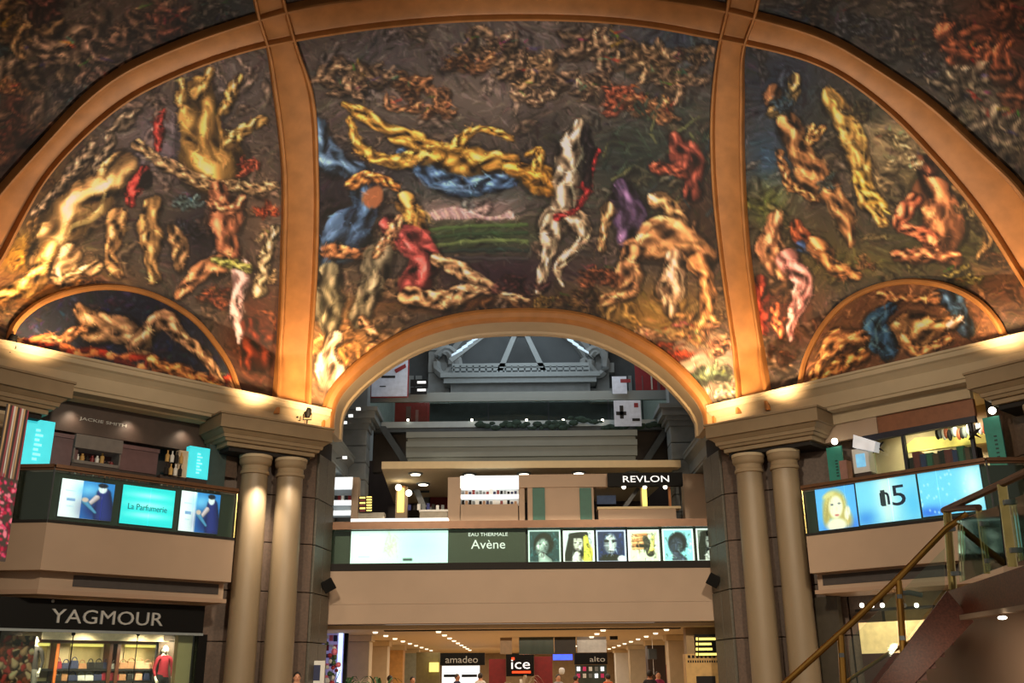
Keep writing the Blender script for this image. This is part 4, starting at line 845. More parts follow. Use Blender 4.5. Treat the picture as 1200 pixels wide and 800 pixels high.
# balcony across the gallery
fg = GY(15.3)
e = bpy.data.objects.new('trim_balcony', None); C.objects.link(e); e.location = (0, 15.5, 3); e['kind'] = 'structure'
pbx('fascia_upper', fg, 380, 664.5, 843, 704, 0, .5, FASC, e); pbx('fascia_lower', fg, 380, 705, 843, 719, -.015, .4, FASC, e); pbx('fascia_foot', fg, 380, 719.6, 843, 727, .02, .5, FASC, e); pbx('shadow_joint', fg, 380, 703, 843, 720, -.05, .3, DARK, e)
zf = fg.px(610, 664)[1]
mb = MB(); mb.box(-6.4, 15.35, zf-.35, 6.4, 26, zf-.02); struct('floor_first', mb, FASC2)
r = fth(fg, 'balcony_railing', 'glass balcony railing with a dark wooden handrail across the gallery', 'railing', 610, 663)
pbx('handrail', fg, 384, 611.5, 842, 616, .06, .14, RAIL, r); pbx('foot_channel', fg, 384, 660.5, 842, 664.5, .03, .12, DARK, r)
for x0, x1 in ((385, 525), (525.8, 616.5), (617.3, 735), (735.8, 842)): pbx('glass_pane', fg, x0, 616, x1, 660.5, 0, .02, GLASS, r)
pbx('inner_rail', fg, 384, 616.5, 842, 618, -.2, .06, GREEN, r)
solo('sill_light', GY(16.2), 411, 607.6, 525, 611, 0, .4, WHITEL, 'long white lit counter top just above the left handrail', 'counter')
db = -.35
pbx('back_board', fg, 385, 617, 842, 661, db-.1, .03, DGREEN, r)
c_ = Canvas(0, 0, 114, 42, 1, (214, 240, 236)); c_.blob(20, 20, 30, 30, (236, 250, 248)); c_.blob(80, 20, 30, 25, (190, 236, 234)); c_.blob(48, 24, 8, 16, (222, 230, 220)); 
for i in range(14): c_.cap(rng.uniform(36, 52), rng.uniform(4, 38), rng.uniform(38, 60), rng.uniform(4, 38), .8, .5, (196, 196, 176), shade=0, outline=0)
c_.rect(62, 37, 72, 39.5, (40, 60, 60)); c_.rect(10, 8, 22, 8.8, (200, 220, 216)); c_.rect(10, 34, 22, 34.8, (190, 216, 214))
t = print_panel('light_box', fg, 411, 619.5, 525, 659, db+.1, c_, LITPOSTER, None); tag(t, 'wide pale blue-white backlit panel at the left of the balcony', 'light box')
t = solo('brand_board', fg, 526, 618, 616, 660, db+.08, .05, DGREEN, 'dark green board with two lines of white lettering on the balcony', 'sign')
text('EAU THERMALE', fg, 572, 626, 4, 46, db+.09, WTXT, parent=t); text('Avène', fg, 572, 637.5, 10.5, 40, db+.09, WTXT, parent=t)
def portrait(w_, h_, bg, edge, skin, hair, kind, acc=None):
    c = Canvas(0, 0, w_, h_, 2., edge); c.rect(2, 2, w_-2, h_-2, bg); cx, cy = w_*.48, h_*.42
    if acc: c.blob(w_*.75, h_*.7, w_*.25, h_*.3, acc, 0, 3); 
    if kind == 0:
        c.blob(cx, cy, w_*.33, h_*.36, hair, .2, 5); c.blob(cx-2, cy+3, w_*.23, h_*.3, skin, .3, 3); c.blob(cx+3, cy+5, w_*.1, h_*.22, (84, 96, 96), .3, 2, .6); c.cap(cx-2, h_*.8, cx+1, h_*.98, 5, 9, skin, shade=.4)
        c.rect(cx-6, cy, cx-3, cy+1, (20, 20, 24)); c.rect(cx+1, cy+1, cx+4, cy+2, (20, 20, 24)); c.rect(cx-3, cy+10, cx+1, cy+11, (60, 50, 54))
    elif kind == 1:
        c.blob(cx+2, h_*.5, w_*.3, h_*.42, hair, .1, 3); c.blob(cx, cy-1, w_*.2, h_*.28, skin, 0, 3); c.cap(cx-1, h_*.75, cx-3, h_*1.0, 4, 8, skin, shade=.5); c.cap(cx-8, 6, cx+8, 5, 3, 4, hair, shade=.3); c.cap(cx-8, 8, cx-12, h_-3, 3, 5, hair, shade=.3); c.cap(cx+9, 8, cx+11, h_-3, 3, 5, acc or hair, shade=.3)
        c.rect(cx-4, cy-2, cx-1.5, cy-1, (20, 20, 20)); c.rect(cx+1.5, cy-2, cx+4, cy-1, (20, 20, 20)); c.rect(cx-2, cy+5, cx+2, cy+6, (90, 60, 60))
    elif kind == 2:
        c.blob(cx, cy, w_*.24, h_*.36, skin, .05, 3); c.blob(cx-5, cy+2, w_*.12, h_*.25, (90, 94, 104), 0, 2, .6); c.cap(cx-6, cy-3, cx-3, cy-3, 1.6, 1.6, (30, 34, 44), shade=.1); c.cap(cx+3, cy-3, cx+6, cy-3, 1.6, 1.6, (30, 34, 44), shade=.1); c.cap(cx, cy-2, cx, cy+4, 1, 1.4, (220, 224, 228), shade=.2); c.rect(cx-3, cy+8, cx+3, cy+9.3, (70, 60, 70)); c.blob(cx, h_*.92, w_*.42, h_*.2, (30, 32, 38), 0, 5); c.blob(w_*.85, h_*.9, 6, 5, (230, 230, 235), 0, 3)
    elif kind == 3:
        for i in range(6): c.cap(6, 7+i*3, w_*.6, 6+i*3, 1.8, 1.8, [(170, 120, 84), (206, 160, 120)][i % 2], shade=.3)
        c.cap(w_*.55, 10, w_*.7, h_*.7, 3, 5, (70, 66, 60)); c.cap(w_*.3, h_*.5, w_*.8, h_*.5, 2, 2, (40, 40, 40), shade=.2); c.cap(w_*.8, 8, w_*.75, h_*.6, 2, 3, (230, 200, 120))
    gr = c.a.mean(2, keepdims=True); c.a = np.clip((c.a-110)*1.35+100, 4, 255)
    for i in range(70):
        x = rng.uniform(3, w_-3); y = rng.uniform(3, h_-3); j_ = min(c.h-1, int(y*2)); i_ = min(c.w-1, int(x*2)); b_ = c.a[j_, i_]*rng.choice([.35, .6, 1.3, 1.6])+rng.choice([0, 22]); a_ = rng.uniform(0, 3.1)
        c.cap(x, y, x+math.cos(a_)*rng.uniform(1, 5), y+math.sin(a_)*rng.uniform(1, 6), rng.uniform(.5, 1.6), .4, tuple(np.clip(b_, 4, 255)), shade=.1, outline=0, al=.6)
    ed_ = np.array(edge, float)*.35+170
    for x0, y0, x1, y1 in ((0, 0, w_, 1.8), (0, h_-1.8, w_, h_), (0, 0, 1.8, h_), (w_-1.8, 0, w_, h_)): c.rect(x0, y0, x1, y1, tuple(np.clip(ed_, 0, 255)))
    return c
specs = [((619, 621, 657, 659.5), (54, 80, 84), (150, 206, 190), (150, 164, 160), (18, 22, 24), 0, 'black and white portrait of a short-haired person, leftmost of the six lit squares'),
         ((660, 621.5, 696.5, 659), (196, 200, 206), (246, 250, 255), (190, 186, 180), (26, 26, 26), 1, 'long-haired portrait with yellow accents, second of the six lit squares'),
         ((699, 621, 733.5, 658.5), (44, 56, 96), (120, 130, 230), (190, 196, 200), (20, 22, 30), 2, 'portrait with dark glasses on blue, third of the six lit squares'),
         ((736, 620.5, 773, 658.5), (214, 216, 196), (250, 252, 250), (190, 150, 110), (90, 60, 40), 3, 'lit square with tan stripes, fourth of the six'),
         ((776.5, 619.5, 813, 658), (150, 206, 214), (236, 244, 255), (70, 76, 92), (36, 40, 50), 0, 'dark profile on pale blue, fifth of the six lit squares'),
         ((816.5, 619, 850, 657.5), (120, 126, 120), (240, 244, 250), (150, 150, 146), (24, 24, 30), 1, 'lit square partly hidden by the right pier, last of the six')]
for (x0, y0, x1, y1), bg, ed, sk, hr, kd, lb in specs:
    t = print_panel('lit_portrait', fg, x0, y0, x1, y1, db+.12, portrait(int(x1-x0), int(y1-y0), bg, ed, sk, hr, kd, (214, 200, 90) if kd == 1 and x0 < 700 else None), LITPOSTER, None, .6)
    tag(t, lb, 'poster', 'row of six lit portraits on the balcony')

# ---------------------------------------------------------------- ground floor gallery
zg = 3.05
mb = MB(); mb.box(-6.6, 15.8, zg, 6.6, 46, zg+.12); struct('ceiling_ground', mb, CEIL)
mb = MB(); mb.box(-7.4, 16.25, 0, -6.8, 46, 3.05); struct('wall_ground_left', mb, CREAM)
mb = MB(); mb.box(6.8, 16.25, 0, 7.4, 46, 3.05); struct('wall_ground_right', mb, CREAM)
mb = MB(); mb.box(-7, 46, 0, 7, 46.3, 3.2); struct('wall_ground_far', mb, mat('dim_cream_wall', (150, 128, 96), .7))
mb = MB(); mb.box(-4.2, 16.4, zg-.03, 4.9, 16.7, zg+.01); struct('trim_10', mb, DARK)
for ix, rn in ((-4.6, 'far left'), (-2.6, 'inner left'), (2.6, 'inner right'), (4.6, 'far right')):
    for k in range(9):
        y = 17.4+k*2.6; t = thing('downlight', '%s downlight from the front in the %s row of the ground-floor ceiling' % (ORD[k], rn), 'light', (ix, y, zg-.05), 'downlights in the ground-floor ceiling'); link('lens', MB().lathe(ix, y, [(.07, zg-.05), (.09, zg)], 14), LAMP2, t)
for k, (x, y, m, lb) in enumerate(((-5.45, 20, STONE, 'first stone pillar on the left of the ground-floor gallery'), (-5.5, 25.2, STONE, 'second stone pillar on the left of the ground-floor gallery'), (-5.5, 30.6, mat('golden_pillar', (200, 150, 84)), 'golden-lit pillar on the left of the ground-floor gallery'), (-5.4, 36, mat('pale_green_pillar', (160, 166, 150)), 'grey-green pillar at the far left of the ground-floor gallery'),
                           (5.6, 22, STONE, 'first stone pillar on the right of the ground-floor gallery'), (5.5, 27.2, WOOD, 'dark pillar on the right of the ground-floor gallery'), (5.4, 33, STONE, 'third pillar on the right of the ground-floor gallery'), (5.3, 39, WHITE, 'white pillar at the far right of the ground-floor gallery'))):
    t = thing('square_pillar', lb, 'pillar', (x, y, 0), 'pillars of the ground-floor gallery'); link('shaft', MB().box(x-.36, y-.36, 0, x+.36, y+.36, 2.85), m, t, bevel=.02); link('capital', MB().box(x-.42, y-.42, 2.85, x+.42, y+.42, 3.04), CREAM, t)
# shopfronts along both sides
for sx, y, m, lb in ((-1, 17.3, mat('window_blue', (150, 170, 214), .5, emit=.9), 'lit blue-white shop window beside the left pier'), (-1, 22.4, mat('window_warm', (220, 180, 120), .5, emit=.6), 'warm shop window behind the first left pillar'), (-1, 27.8, mat('window_cream', (230, 214, 180), .5, emit=.6), 'cream shop window behind the second left pillar'), (1, 24.4, mat('window_cream', (230, 214, 180), .5, emit=.6), 'cream shop window behind the first right pillar'), (1, 30, mat('window_white', (220, 230, 224), .5, emit=.8), 'white shop window deep in the right side of the gallery')):
    xw = sx*6.7; t = thing('shop_window', lb, 'shop window', (xw, y, 0)); a, b_ = sorted((xw, xw+sx*.12)); 
    link('lit_display', MB().box(a, y-1.7, .25, b_, y+1.7, 2.6), m, t)
    for yy in (-1.8, 1.75): link('frame_post', MB().box(*sorted((xw-sx*.1, xw+sx*.1))[:1], y+yy, 0, sorted((xw-sx*.1, xw+sx*.1))[1], y+yy+.12, 2.85), BLACK, t)
    link('header', MB().box(sorted((xw-sx*.1, xw+sx*.1))[0], y-1.8, 2.6, sorted((xw-sx*.1, xw+sx*.1))[1], y+1.87, 2.9), BLACK, t)
    for k in range(5): 
        yy = y-1.3+k*.65; link('garment', MB().ball((xw-sx*.25, yy, 1.45+.25*(k % 2)), .28, 8, 6, (.5, .8, 1.7)), [mat('rose_cloth', (196, 110, 120)), WHITE, mat('navy_box', (40, 48, 84)), mat('rust_cloth', (170, 84, 50))][k % 4], t)
fw = GY(18.2); t = fth(fw, 'lit_shop_window', 'narrow blue-white lit shop window with a black frame beside the left pier', 'shop window', 393, 800)
mb = MB(); a0, a1 = fw.px(376, 760)[0], fw.px(404, 760)[0]; zt_ = fw.px(390, 737)[1]; fw.box(mb, a0, a1, 0, zt_, -.1, 0); link('window_back', mb, mat('lilac_lit', (150, 140, 190), .5, emit=.35), t)
mb = MB(); fw.box(mb, fw.px(396.5, 760)[0], fw.px(401.5, 760)[0], .3, zt_-.12, 0, .05); link('light_strip', mb, mat('blue_white_strip', (190, 215, 255), emit=1.6), t)
mb = MB(); fw.box(mb, a1-.02, fw.px(407.5, 760)[0], 0, zt_+.1, -.1, .08); fw.box(mb, a0, a1, zt_, zt_+.1, -.1, .08); link('frame', mb, BLACK, t)
for i in range(12): mb = MB(); x = 381+(i % 3)*5; y = 744+(i//3)*11; fw.pb(mb, x, y, x+4, y+rng.uniform(3, 8), .06, .05); link('display_item', mb, [WHITE, mat('blossom_pink', (226, 120, 140)), mat('navy_box', (40, 48, 84)), RED][i % 4], t)
for i, (x, y) in enumerate(((420, 479), (411, 487), (404, 495), (397, 508), (404, 536), (802, 463), (822, 500))):
    sx = -1 if x < 600 else 1; p = GY(16.6).P(*GY(16.6).px(x, y), 0); t = thing('cornice_lamp', '%s small white lamp on the gallery cornice, counted from the left' % ORD[[3, 2, 1, 0, 4, 5, 6][i]], 'lamp', p, 'small white lamps on the gallery cornice')
    link('lens', MB().box(p[0]-.07, p[1]-.05, p[2]-.04, p[0]+.07, p[1]+.05, p[2]+.04), WHITEL, t); link('bracket', MB().tube([p, (p[0]+sx*.3, p[1]+.1, p[2])], .02, 6), GREYD, t)
fG = GY(16.3)
t = fth(fG, 'directory_sign', 'black menu board with glowing yellow lines at the right pier', 'sign', 832, 768); pbx('board', fG, 814, 743, 851, 768, .15, .08, BLACK, t)
for i, (x1, x0b) in enumerate(((849, None), (834, 848), (835, 848), (849, None))):
    y = 747+i*6; pbx('printed_line', fG, 819, y, x1, y+2.6, .17, .03, YEL, t); pbx('dot', fG, 815.5, y-.3, 818, y+3, .17, .03, YEL, t)
    if x0b: pbx('dot', fG, 846.5, y, 849.5, y+2.4, .17, .03, YEL, t)
t = fth(fG, 'beige_booth', 'beige booth wall under the black menu board at the right pier', 'booth', 826, 800); pbx('upper_wall', fG, 803, 731, 850, 766, 0, .5, mat('ochre_wall', (160, 132, 92)), t); pbx('lower_wall', fG, 803, 766, 850, 900, .05, .5, mat('ochre_wall_light_tint', (206, 166, 104)), t); pbx('opening', fG, 816, 792, 843, 860, .08, .05, DARK, t)  # light on the lower wall painted in as a brighter ochre
for row, (n_, y, h_) in enumerate(((8, 767.5, 3.2), (14, 773.5, 2.6))):
    for i in range(n_): pbx('painted_letter', fG, 806+i*(39/n_), y, 806+(i+.62)*(39/n_), y+h_, .07, .02, DARK, t)
fh = GY(23)
t = fth(fh, 'hanging_bulkhead', 'dark green bulkhead box hanging in the middle of the ground-floor gallery', 'bulkhead', 640, 765); pbx('side', fh, 608, 733, 649, 766, .3, .6, DGLASS, t); pbx('front', fh, 650, 732, 675, 765, .25, .6, mat('brown_black', (36, 32, 28)), t)
solo('grey_screen', fh, 676, 740, 711, 764, .1, .2, mat('screen_grey', (166, 164, 160), .5, emit=.1), 'pale grey roller screen right of the hanging bulkhead', 'screen'); solo('green_beam', fh, 676, 731, 730, 739, .2, .8, mat('dull_green', (60, 92, 74)), 'dull green beam over the pale grey screen', 'beam')
solo('stone_post', fh, 586, 735, 600, 766, .1, .4, mat('taupe_stone', (130, 108, 84)), 'taupe post left of the hanging bulkhead', 'post')
for x0, x1, m in ((715, 722, DARK), (760, 768, GREYD), (793, 800, DARK)): solo('loudspeaker_box', fh, x0, 760 if x0 > 750 else 738, x1+2, 772 if x0 > 750 else 749, .6, .3, m, {715: 'dark box right of the pale grey screen', 760: 'dark grey box hung on a slim pole', 793: 'dark box hung near the right booth'}[x0], 'loudspeaker')
for x in (765, 797): solo('slim_pole', fh, x-1.4, 737, x+1.4, 790, .4, .08, WHITE, 'slim pale pole %s' % ('left of the two near the right booth' if x == 765 else 'right of the two near the right booth'), 'pole')
ff = GY(34)
t = fth(ff, 'distant_shop', 'far shop with a black sign in grey script and a white lit window', 'shop', 541, 800); pbx('sign_board', ff, 516, 765, 568, 779, .2, .2, BLACK, t); text('amadeo', ff, 541, 772.5, 8, 38, .2, GREYT, parent=t); pbx('lit_window', ff, 518, 780, 562, 812, .05, .1, WHITEL, t)
for i in range(2): pbx('dark_shelf', ff, 520+i*21, 790, 538+i*21, 793, .2, .1, BLACK, t)
t = fth(ff, 'red_stand', 'red panelled kiosk behind the short glowing white sign', 'kiosk', 610, 805); pbx('panel', ff, 573, 772, 593, 815, .3, .3, RED, t); pbx('panel', ff, 626, 769, 648, 815, .3, .3, RED, t)
t = fth(ff, 'glowing_sign', 'black sign with a short glowing white word over a red line', 'sign', 610, 791, .6); pbx('board', ff, 593, 765.5, 626, 792, .6, .2, BLACK, t); text('ice', ff, 610, 778, 11, 22, .6, WTXT, parent=t); pbx('underline', ff, 600, 786, 622, 788.5, .63, .05, mat('lit_red', (240, 70, 30), emit=1.2), t); pbx('dot_mark', ff, 599.5, 770, 603, 773, .63, .05, mat('lit_red', (240, 70, 30), emit=1.2), t)
solo('blue_sign', ff, 648, 766.5, 671, 773, .4, .1, mat('lit_blue', (60, 90, 240), emit=1.4), 'bright blue sign right of the short glowing white sign', 'sign')
t = fth(ff, 'distant_shop', 'far shop with a dark sign and white counters right of the blue sign', 'shop', 692, 800); pbx('sign_board', ff, 673, 765, 712, 778, .2, .2, BLACK, t); text('alto', ff, 700, 772, 6, 18, .2, GREYT, parent=t); pbx('lit_window', ff, 674, 779, 712, 812, .0, .1, DGREEN, t)
for i in range(10): pbx('product', ff, 676+(i % 5)*7, 781+(i//5)*8, 680+(i % 5)*7, 786+(i//5)*8, .2, .1, [WHITEL, mat('pink_box', (220, 60, 130)), WHITE, GREYST][i % 4], t)
t = fth(ff, 'distant_shop', 'warm lit corner shop left of the far script sign', 'shop', 505, 800); pbx('sign', ff, 503, 776, 514, 787, .3, .1, YEL, t); pbx('wall', ff, 488, 764, 515, 812, 0, .1, mat('olive_wall', (130, 120, 84)), t)
solo('silver_globe', ff, 655, 782, 662, 790, .5, .4, WHITE, 'small round white lamp under the blue sign', 'lamp', bevel=.1)
solo('pillar_poster', GY(14.2), 363, 774, 378, 830, 0, .06, WHITE, 'white poster board leaning by the left pier', 'poster')
solo('poster_print', GY(14.2), 366.5, 779, 374.5, 797, .02, .02, mat('navy_box', (40, 48, 84)), 'dark print on the white board by the left pier', 'print')

# ================================================================ people and shop mannequins
HAIRM = mat('dark_hair', (34, 26, 22), .6, var=.3, scale=30)
def figure(name, x, y, z, rz, top, legs, skin, label, cat='person', hair=True, arm=.0, group=None, h=1.72, jacket=None):
    """one continuous skinned body; garments are colour zones of that surface and of a jacket child"""
    k = h/1.72
    J = {'pelvis': (0, 0, .95, .135), 'waist': (0, 0, 1.1, .125), 'chest': (0, .01, 1.3, .15), 'neckb': (0, .0, 1.46, .075), 'neck': (0, -.01, 1.52, .055), 'head': (0, -.02, 1.6, .085), 'crown': (0, -.01, 1.68, .07),
         'hipL': (-.1, 0, .9, .1), 'kneeL': (-.11, -.02, .5, .065), 'ankL': (-.11, .02, .1, .042), 'toeL': (-.12, -.14, .04, .035), 'hipR': (.1, 0, .9, .1), 'kneeR': (.11, -.05, .5, .065), 'ankR': (.11, .03, .1, .042), 'toeR': (.12, -.13, .04, .035),
         'shL': (-.17, 0, 1.42, .062), 'elL': (-.24, .02, 1.14, .043), 'wrL': (-.22, -.1-arm, .92+arm, .03), 'haL': (-.21, -.15-arm, .86+arm, .034), 'shR': (.17, 0, 1.42, .062), 'elR': (.24, .02, 1.14, .043), 'wrR': (.22, -.1, .92, .03), 'haR': (.21, -.15, .86, .034)}
    E_ = [('pelvis', 'waist'), ('waist', 'chest'), ('chest', 'neckb'), ('neckb', 'neck'), ('neck', 'head'), ('head', 'crown'), ('pelvis', 'hipL'), ('hipL', 'kneeL'), ('kneeL', 'ankL'), ('ankL', 'toeL'), ('pelvis', 'hipR'), ('hipR', 'kneeR'), ('kneeR', 'ankR'), ('ankR', 'toeR'),
          ('neckb', 'shL'), ('shL', 'elL'), ('elL', 'wrL'), ('wrL', 'haL'), ('neckb', 'shR'), ('shR', 'elR'), ('elR', 'wrR'), ('wrR', 'haR')]
    for s_ in 'LR':      # five short finger chains rooted in the palm
        bx_, by_, bz_ = J['ha'+s_][:3]; sg = -1 if s_ == 'L' else 1
        for i in range(5):
            n1 = 'f%s%d' % (s_, i); J[n1] = (bx_+(i-2)*.016*1.0 if i else bx_-sg*.04, by_-.03, bz_-.05+(i == 0)*.04, .010); J[n1+'b'] = (J[n1][0], by_-.035, J[n1][2]-.045+(i == 0)*.01, .008); E_ += [('ha'+s_, n1), (n1, n1+'b')]
    ks = list(J); me = bpy.data.meshes.new(name)
    me.from_pydata([tuple(c*k for c in J[q][:3]) for q in ks], [(ks.index(a), ks.index(b)) for a, b in E_], [])
    tmp = bpy.data.objects.new('tmp', me); C.objects.link(tmp); md = tmp.modifiers.new('skin', 'SKIN')
    for i, q in enumerate(ks): me.skin_vertices[0].data[i].radius = (J[q][3]*k, J[q][3]*k*(.8 if q in ('chest', 'pelvis', 'waist') else 1)); me.skin_vertices[0].data[i].use_root = (q == 'pelvis')
    sb = tmp.modifiers.new('sub', 'SUBSURF'); sb.levels = 1
    bpy.context.view_layer.update(); m2 = bpy.data.meshes.new_from_object(tmp.evaluated_get(bpy.context.evaluated_depsgraph_get())); bpy.data.objects.remove(tmp)
    for m_ in (skin, top, legs, HAIRM): m2.materials.append(m_)
    for p in m2.polygons:
        c = p.center/k; p.use_smooth = True
        p.material_index = 0 if (c.z > 1.49 or (abs(c.x) > .17 and c.z < .97+arm)) else (1 if c.z > .98 else (2 if c.z > .09 else 3))
    t = thing(name, label, cat, (x, y, z), group); t.rotation_euler = (0, 0, rz)
    o = bpy.data.objects.new('body', m2); C.objects.link(o); o.parent = t
    def kid(nm, mb, m):
        me_ = bpy.data.meshes.new(nm); me_.from_pydata(mb.v, [], mb.f); me_.materials.append(m); me_.polygons.foreach_set('use_smooth', [True]*len(me_.polygons)); c_ = bpy.data.objects.new(nm, me_); C.objects.link(c_); c_.parent = t
    kid('head_shape', MB().ball((0, -.015*k, 1.62*k), .105*k, 16, 12, (.8, .95, 1.15)), skin)
    kid('nose', MB().ball((0, -.118*k, 1.615*k), .018*k, 8, 6, (.8, 1, 1.5)), skin)
    kid('eye', MB().ball((-.033*k, -.1*k, 1.64*k), .012*k, 6, 5).ball((.033*k, -.1*k, 1.64*k), .012*k, 6, 5), HAIRM); kid('mouth', MB().ball((0, -.105*k, 1.57*k), .02*k, 8, 5, (1.2, .5, .3)), mat('lip_tone', (150, 70, 64)))
    kid('ear', MB().ball((-.088*k, 0, 1.62*k), .02*k, 6, 5, (.4, 1, 1.5)).ball((.088*k, 0, 1.62*k), .02*k, 6, 5, (.4, 1, 1.5)), skin)
    if hair: kid('hair', MB().ball((0, .012*k, 1.655*k), .112*k, 16, 12, (.86, .95, 1.0)), hair if not isinstance(hair, bool) else HAIRM)
    return t
SK1 = mat('skin_light', (206, 150, 120), .5, var=.05); SK2 = mat('skin_tan', (170, 116, 86), .5, var=.05)
def cloth(n, c): return mat(n, c, .85, var=.1, scale=20)
A_ = [(-5.75, 11.6, .3, 'black_top', (28, 28, 32), SK1, 'person in black walking past the left pier, head just in view'),
      (-4.6, 21.5, 2.6, 'plum_top', (84, 40, 60), SK2, 'person in plum standing left in the ground-floor gallery'), (-3.9, 22.4, .5, 'grey_top', (90, 90, 96), SK1, 'dark-haired person in grey next to the person in plum'),
      (-1.6, 26, 3.0, 'white_top', (210, 206, 200), SK1, 'person in white before the far script-sign shop'), (-2.6, 27.5, 1., 'ink_top', (40, 44, 70), SK2, 'person in dark blue before the far script-sign shop'),
      (1.4, 24, .2, 'silver_top', (150, 150, 156), SK1, 'person in silver grey beneath the short glowing white sign'), (2.2, 26.5, 2.2, 'red_top', (150, 50, 44), SK2, 'person in red right of the short glowing white sign'),
      (4.3, 19.8, 2.9, 'black_coat', (30, 26, 28), SK2, 'person in a black coat by the beige booth'), (4.9, 22.2, .1, 'magenta_top', (150, 50, 100), SK1, 'person in magenta near the slim pale poles'), (3.3, 24.5, 3.4, 'orange_top', (200, 100, 60), SK1, 'person in orange in the right of the gallery')]
for i, (x, y, rz, n_, c_, sk, lb) in enumerate(A_):
    figure('person', x, y, 0, rz, cloth(n_, c_), cloth(['blue_jeans', 'black_trousers'][i % 2], [(50, 60, 86), (26, 26, 30)][i % 2]), sk, lb, h=[1.78, 1.72, 1.68, 1.8][i % 4])

# ================================================================ left boutique, its balcony and shop
L0 = DLf(0); LB = DLf(.83)
def edge_pt(fr, x, y, d=0): return np.array(fr.P(*fr.px(x, y, d), d))
def balcony(side):
    sx = -1 if side == 'left' else 1
    fr = DLf(.83) if sx < 0 else DRf(.83)
    if sx < 0: zt = fr.px(150, 621)[1]; zb = fr.px(150, 674)[1]; a_in = fr.px(274, 640)[0]; a_out = fr.px(51, 640)[0]; zr = fr.px(150, 555.5)[1]
    else: zt = fr.px(1060, 615)[1]; zb = fr.px(1060, 662)[1]; a_in = fr.px(946, 640)[0]; a_out = fr.px(1169, 620)[0]; zr = fr.px(1060, 551)[1]
    s_ = 1 if a_in > a_out else -1
    # plan points in frame coordinates (a, d): wall .. outer corner .. inner end
    pl = [(a_out-s_*.95, -1.0), (a_out, 0), (a_in, 0), (a_in, -1.6), (a_out-s_*.95, -1.6)]
    def prism(mb, pl, z0, z1):
        n = len(pl); v = [fr.P(a, z0, d) for a, d in pl]+[fr.P(a, z1, d) for a, d in pl]; mb.add(v, [tuple(range(n)), tuple(range(n, 2*n))]+[(i, (i+1) % n, n+(i+1) % n, n+i) for i in range(n)])
    def inset(pl, o): return [(pl[0][0]+s_*o, pl[0][1]), (pl[1][0]+s_*o*.4, -o), (pl[2][0], -o), pl[3], (pl[4][0]+s_*o, pl[4][1])]
    e = bpy.data.objects.new('trim_balcony_'+side, None); C.objects.link(e); e.location = fr.P((a_in+a_out)/2, zb, 0); e['kind'] = 'structure'
    mb = MB(); prism(mb, pl, zb, zt); link('fascia', mb, FASC, e)
    mb = MB(); prism(mb, inset(pl, .35), zb-.42, zb); link('lower_step', mb, FASC, e)
    # dark vent slot in the step
    mb = MB(); a0 = a_out+s_*.9; a1 = a_in-s_*.15; fr.box(mb, min(a0, a1), max(a0, a1), zb-.30, zb-.04, -.4, -.335); link('vent_slot', mb, mat('vent_grey', (62, 56, 54), .6), e)
    mb = MB(); prism(mb, inset(pl, .15), zb-.52, zb-.42); link('foot_moulding', mb, FASC2, e)
    r = thing('balcony_railing', '%s balcony glass railing with a dark bronze handrail' % side, 'railing', fr.P((a_in+a_out)/2, zt, 0))
    ip = inset(pl, .04)
    P0, P1, P2 = (np.array(fr.P(a, 0, d)) for a, d in ip[:3])
    def strip(mb, p, q, z0, z1, th):
        t_ = (q-p)/np.linalg.norm(q-p); n_ = np.array([t_[1], -t_[0], 0])*th/2
        mb.hexa([tuple(c+[0, 0, z0]) for c in (p-n_, q-n_, q+n_, p+n_)]+[tuple(c+[0, 0, z1]) for c in (p-n_, q-n_, q+n_, p+n_)])
    for nm, z0, z1, th, m in (('foot_channel', zt, zt+.07, .1, DARK), ('handrail', zr-.07, zr+.01, .16, RAIL), ('inner_rail', zr-.12, zr-.07, .05, RAIL)):
        mb = MB(); strip(mb, P0, P1, z0, z1, th); strip(mb, P1, P2, z0, z1, th); link(nm, mb, m, r)
    for p, q, n_ in ((P0, P1, 1), (P1, P2, 4)):
        for i in range(n_):
            mb = MB(); strip(mb, p+(q-p)*(i+.01)/n_, p+(q-p)*(i+.99)/n_, zt+.07, zr-.12, .015); link('glass_pane', mb, GLASS, r)
    for p, pm in ((P1, GREYD), (P2, BRASS2)): link('corner_post', MB().tube([tuple(p+[0, 0, zt]), tuple(p+[0, 0, zr-.05])], .025), pm, r)
    # dark backing behind the glass
    ip = inset(pl, .2); Q0, Q1, Q2 = (np.array(fr.P(a, 0, d)) for a, d in ip[:3])
    mb = MB(); strip(mb, Q0, Q1, zt+.01, zr-.14, .04); strip(mb, Q1, Q2, zt+.01, zr-.14, .04); link('back_board', mb, DGLASS, r)
    return fr, zt, zr
frL, ztL, zrL = balcony('left'); frR, ztR, zrR = balcony('right')
# light boxes on the left balcony
def parabox(name, fr, xl, yl, xr, yr, d, cvs, m, label, group=None, step=1., cat='light box'):
    t = print_panel(name, fr, xl, yl, xr, yr, d, cvs, m, None, step); return tag(t, label, cat, group)
def advert():
    c = Canvas(0, 0, 65, 54, 1.5, (235, 238, 246)); c.rect(26, 0, 65, 54, (40, 120, 200)); c.blob(34, 14, 16, 12, (110, 190, 240)); c.blob(46, 40, 24, 20, (20, 30, 90)); c.cap(52, 16, 56, 50, 9, 13, (24, 32, 90), shade=.6); c.blob(50, 9, 6, 7, (216, 220, 230), 0, 4); c.blob(50, 4, 7, 4, (20, 24, 40), 0, 4)
    c.cap(44, 22, 36, 32, 4, 3, (170, 150, 160), shade=.4); c.cap(30, 30, 44, 44, 4, 2, (60, 110, 150)); c.blob(30, 27, 5, 4, (200, 170, 160), 0, 3); c.rect(8, 27, 18, 31, (120, 150, 200)); c.rect(6, 16, 18, 17, (180, 190, 214)); c.rect(9, 38, 17, 39, (180, 190, 214)); return c
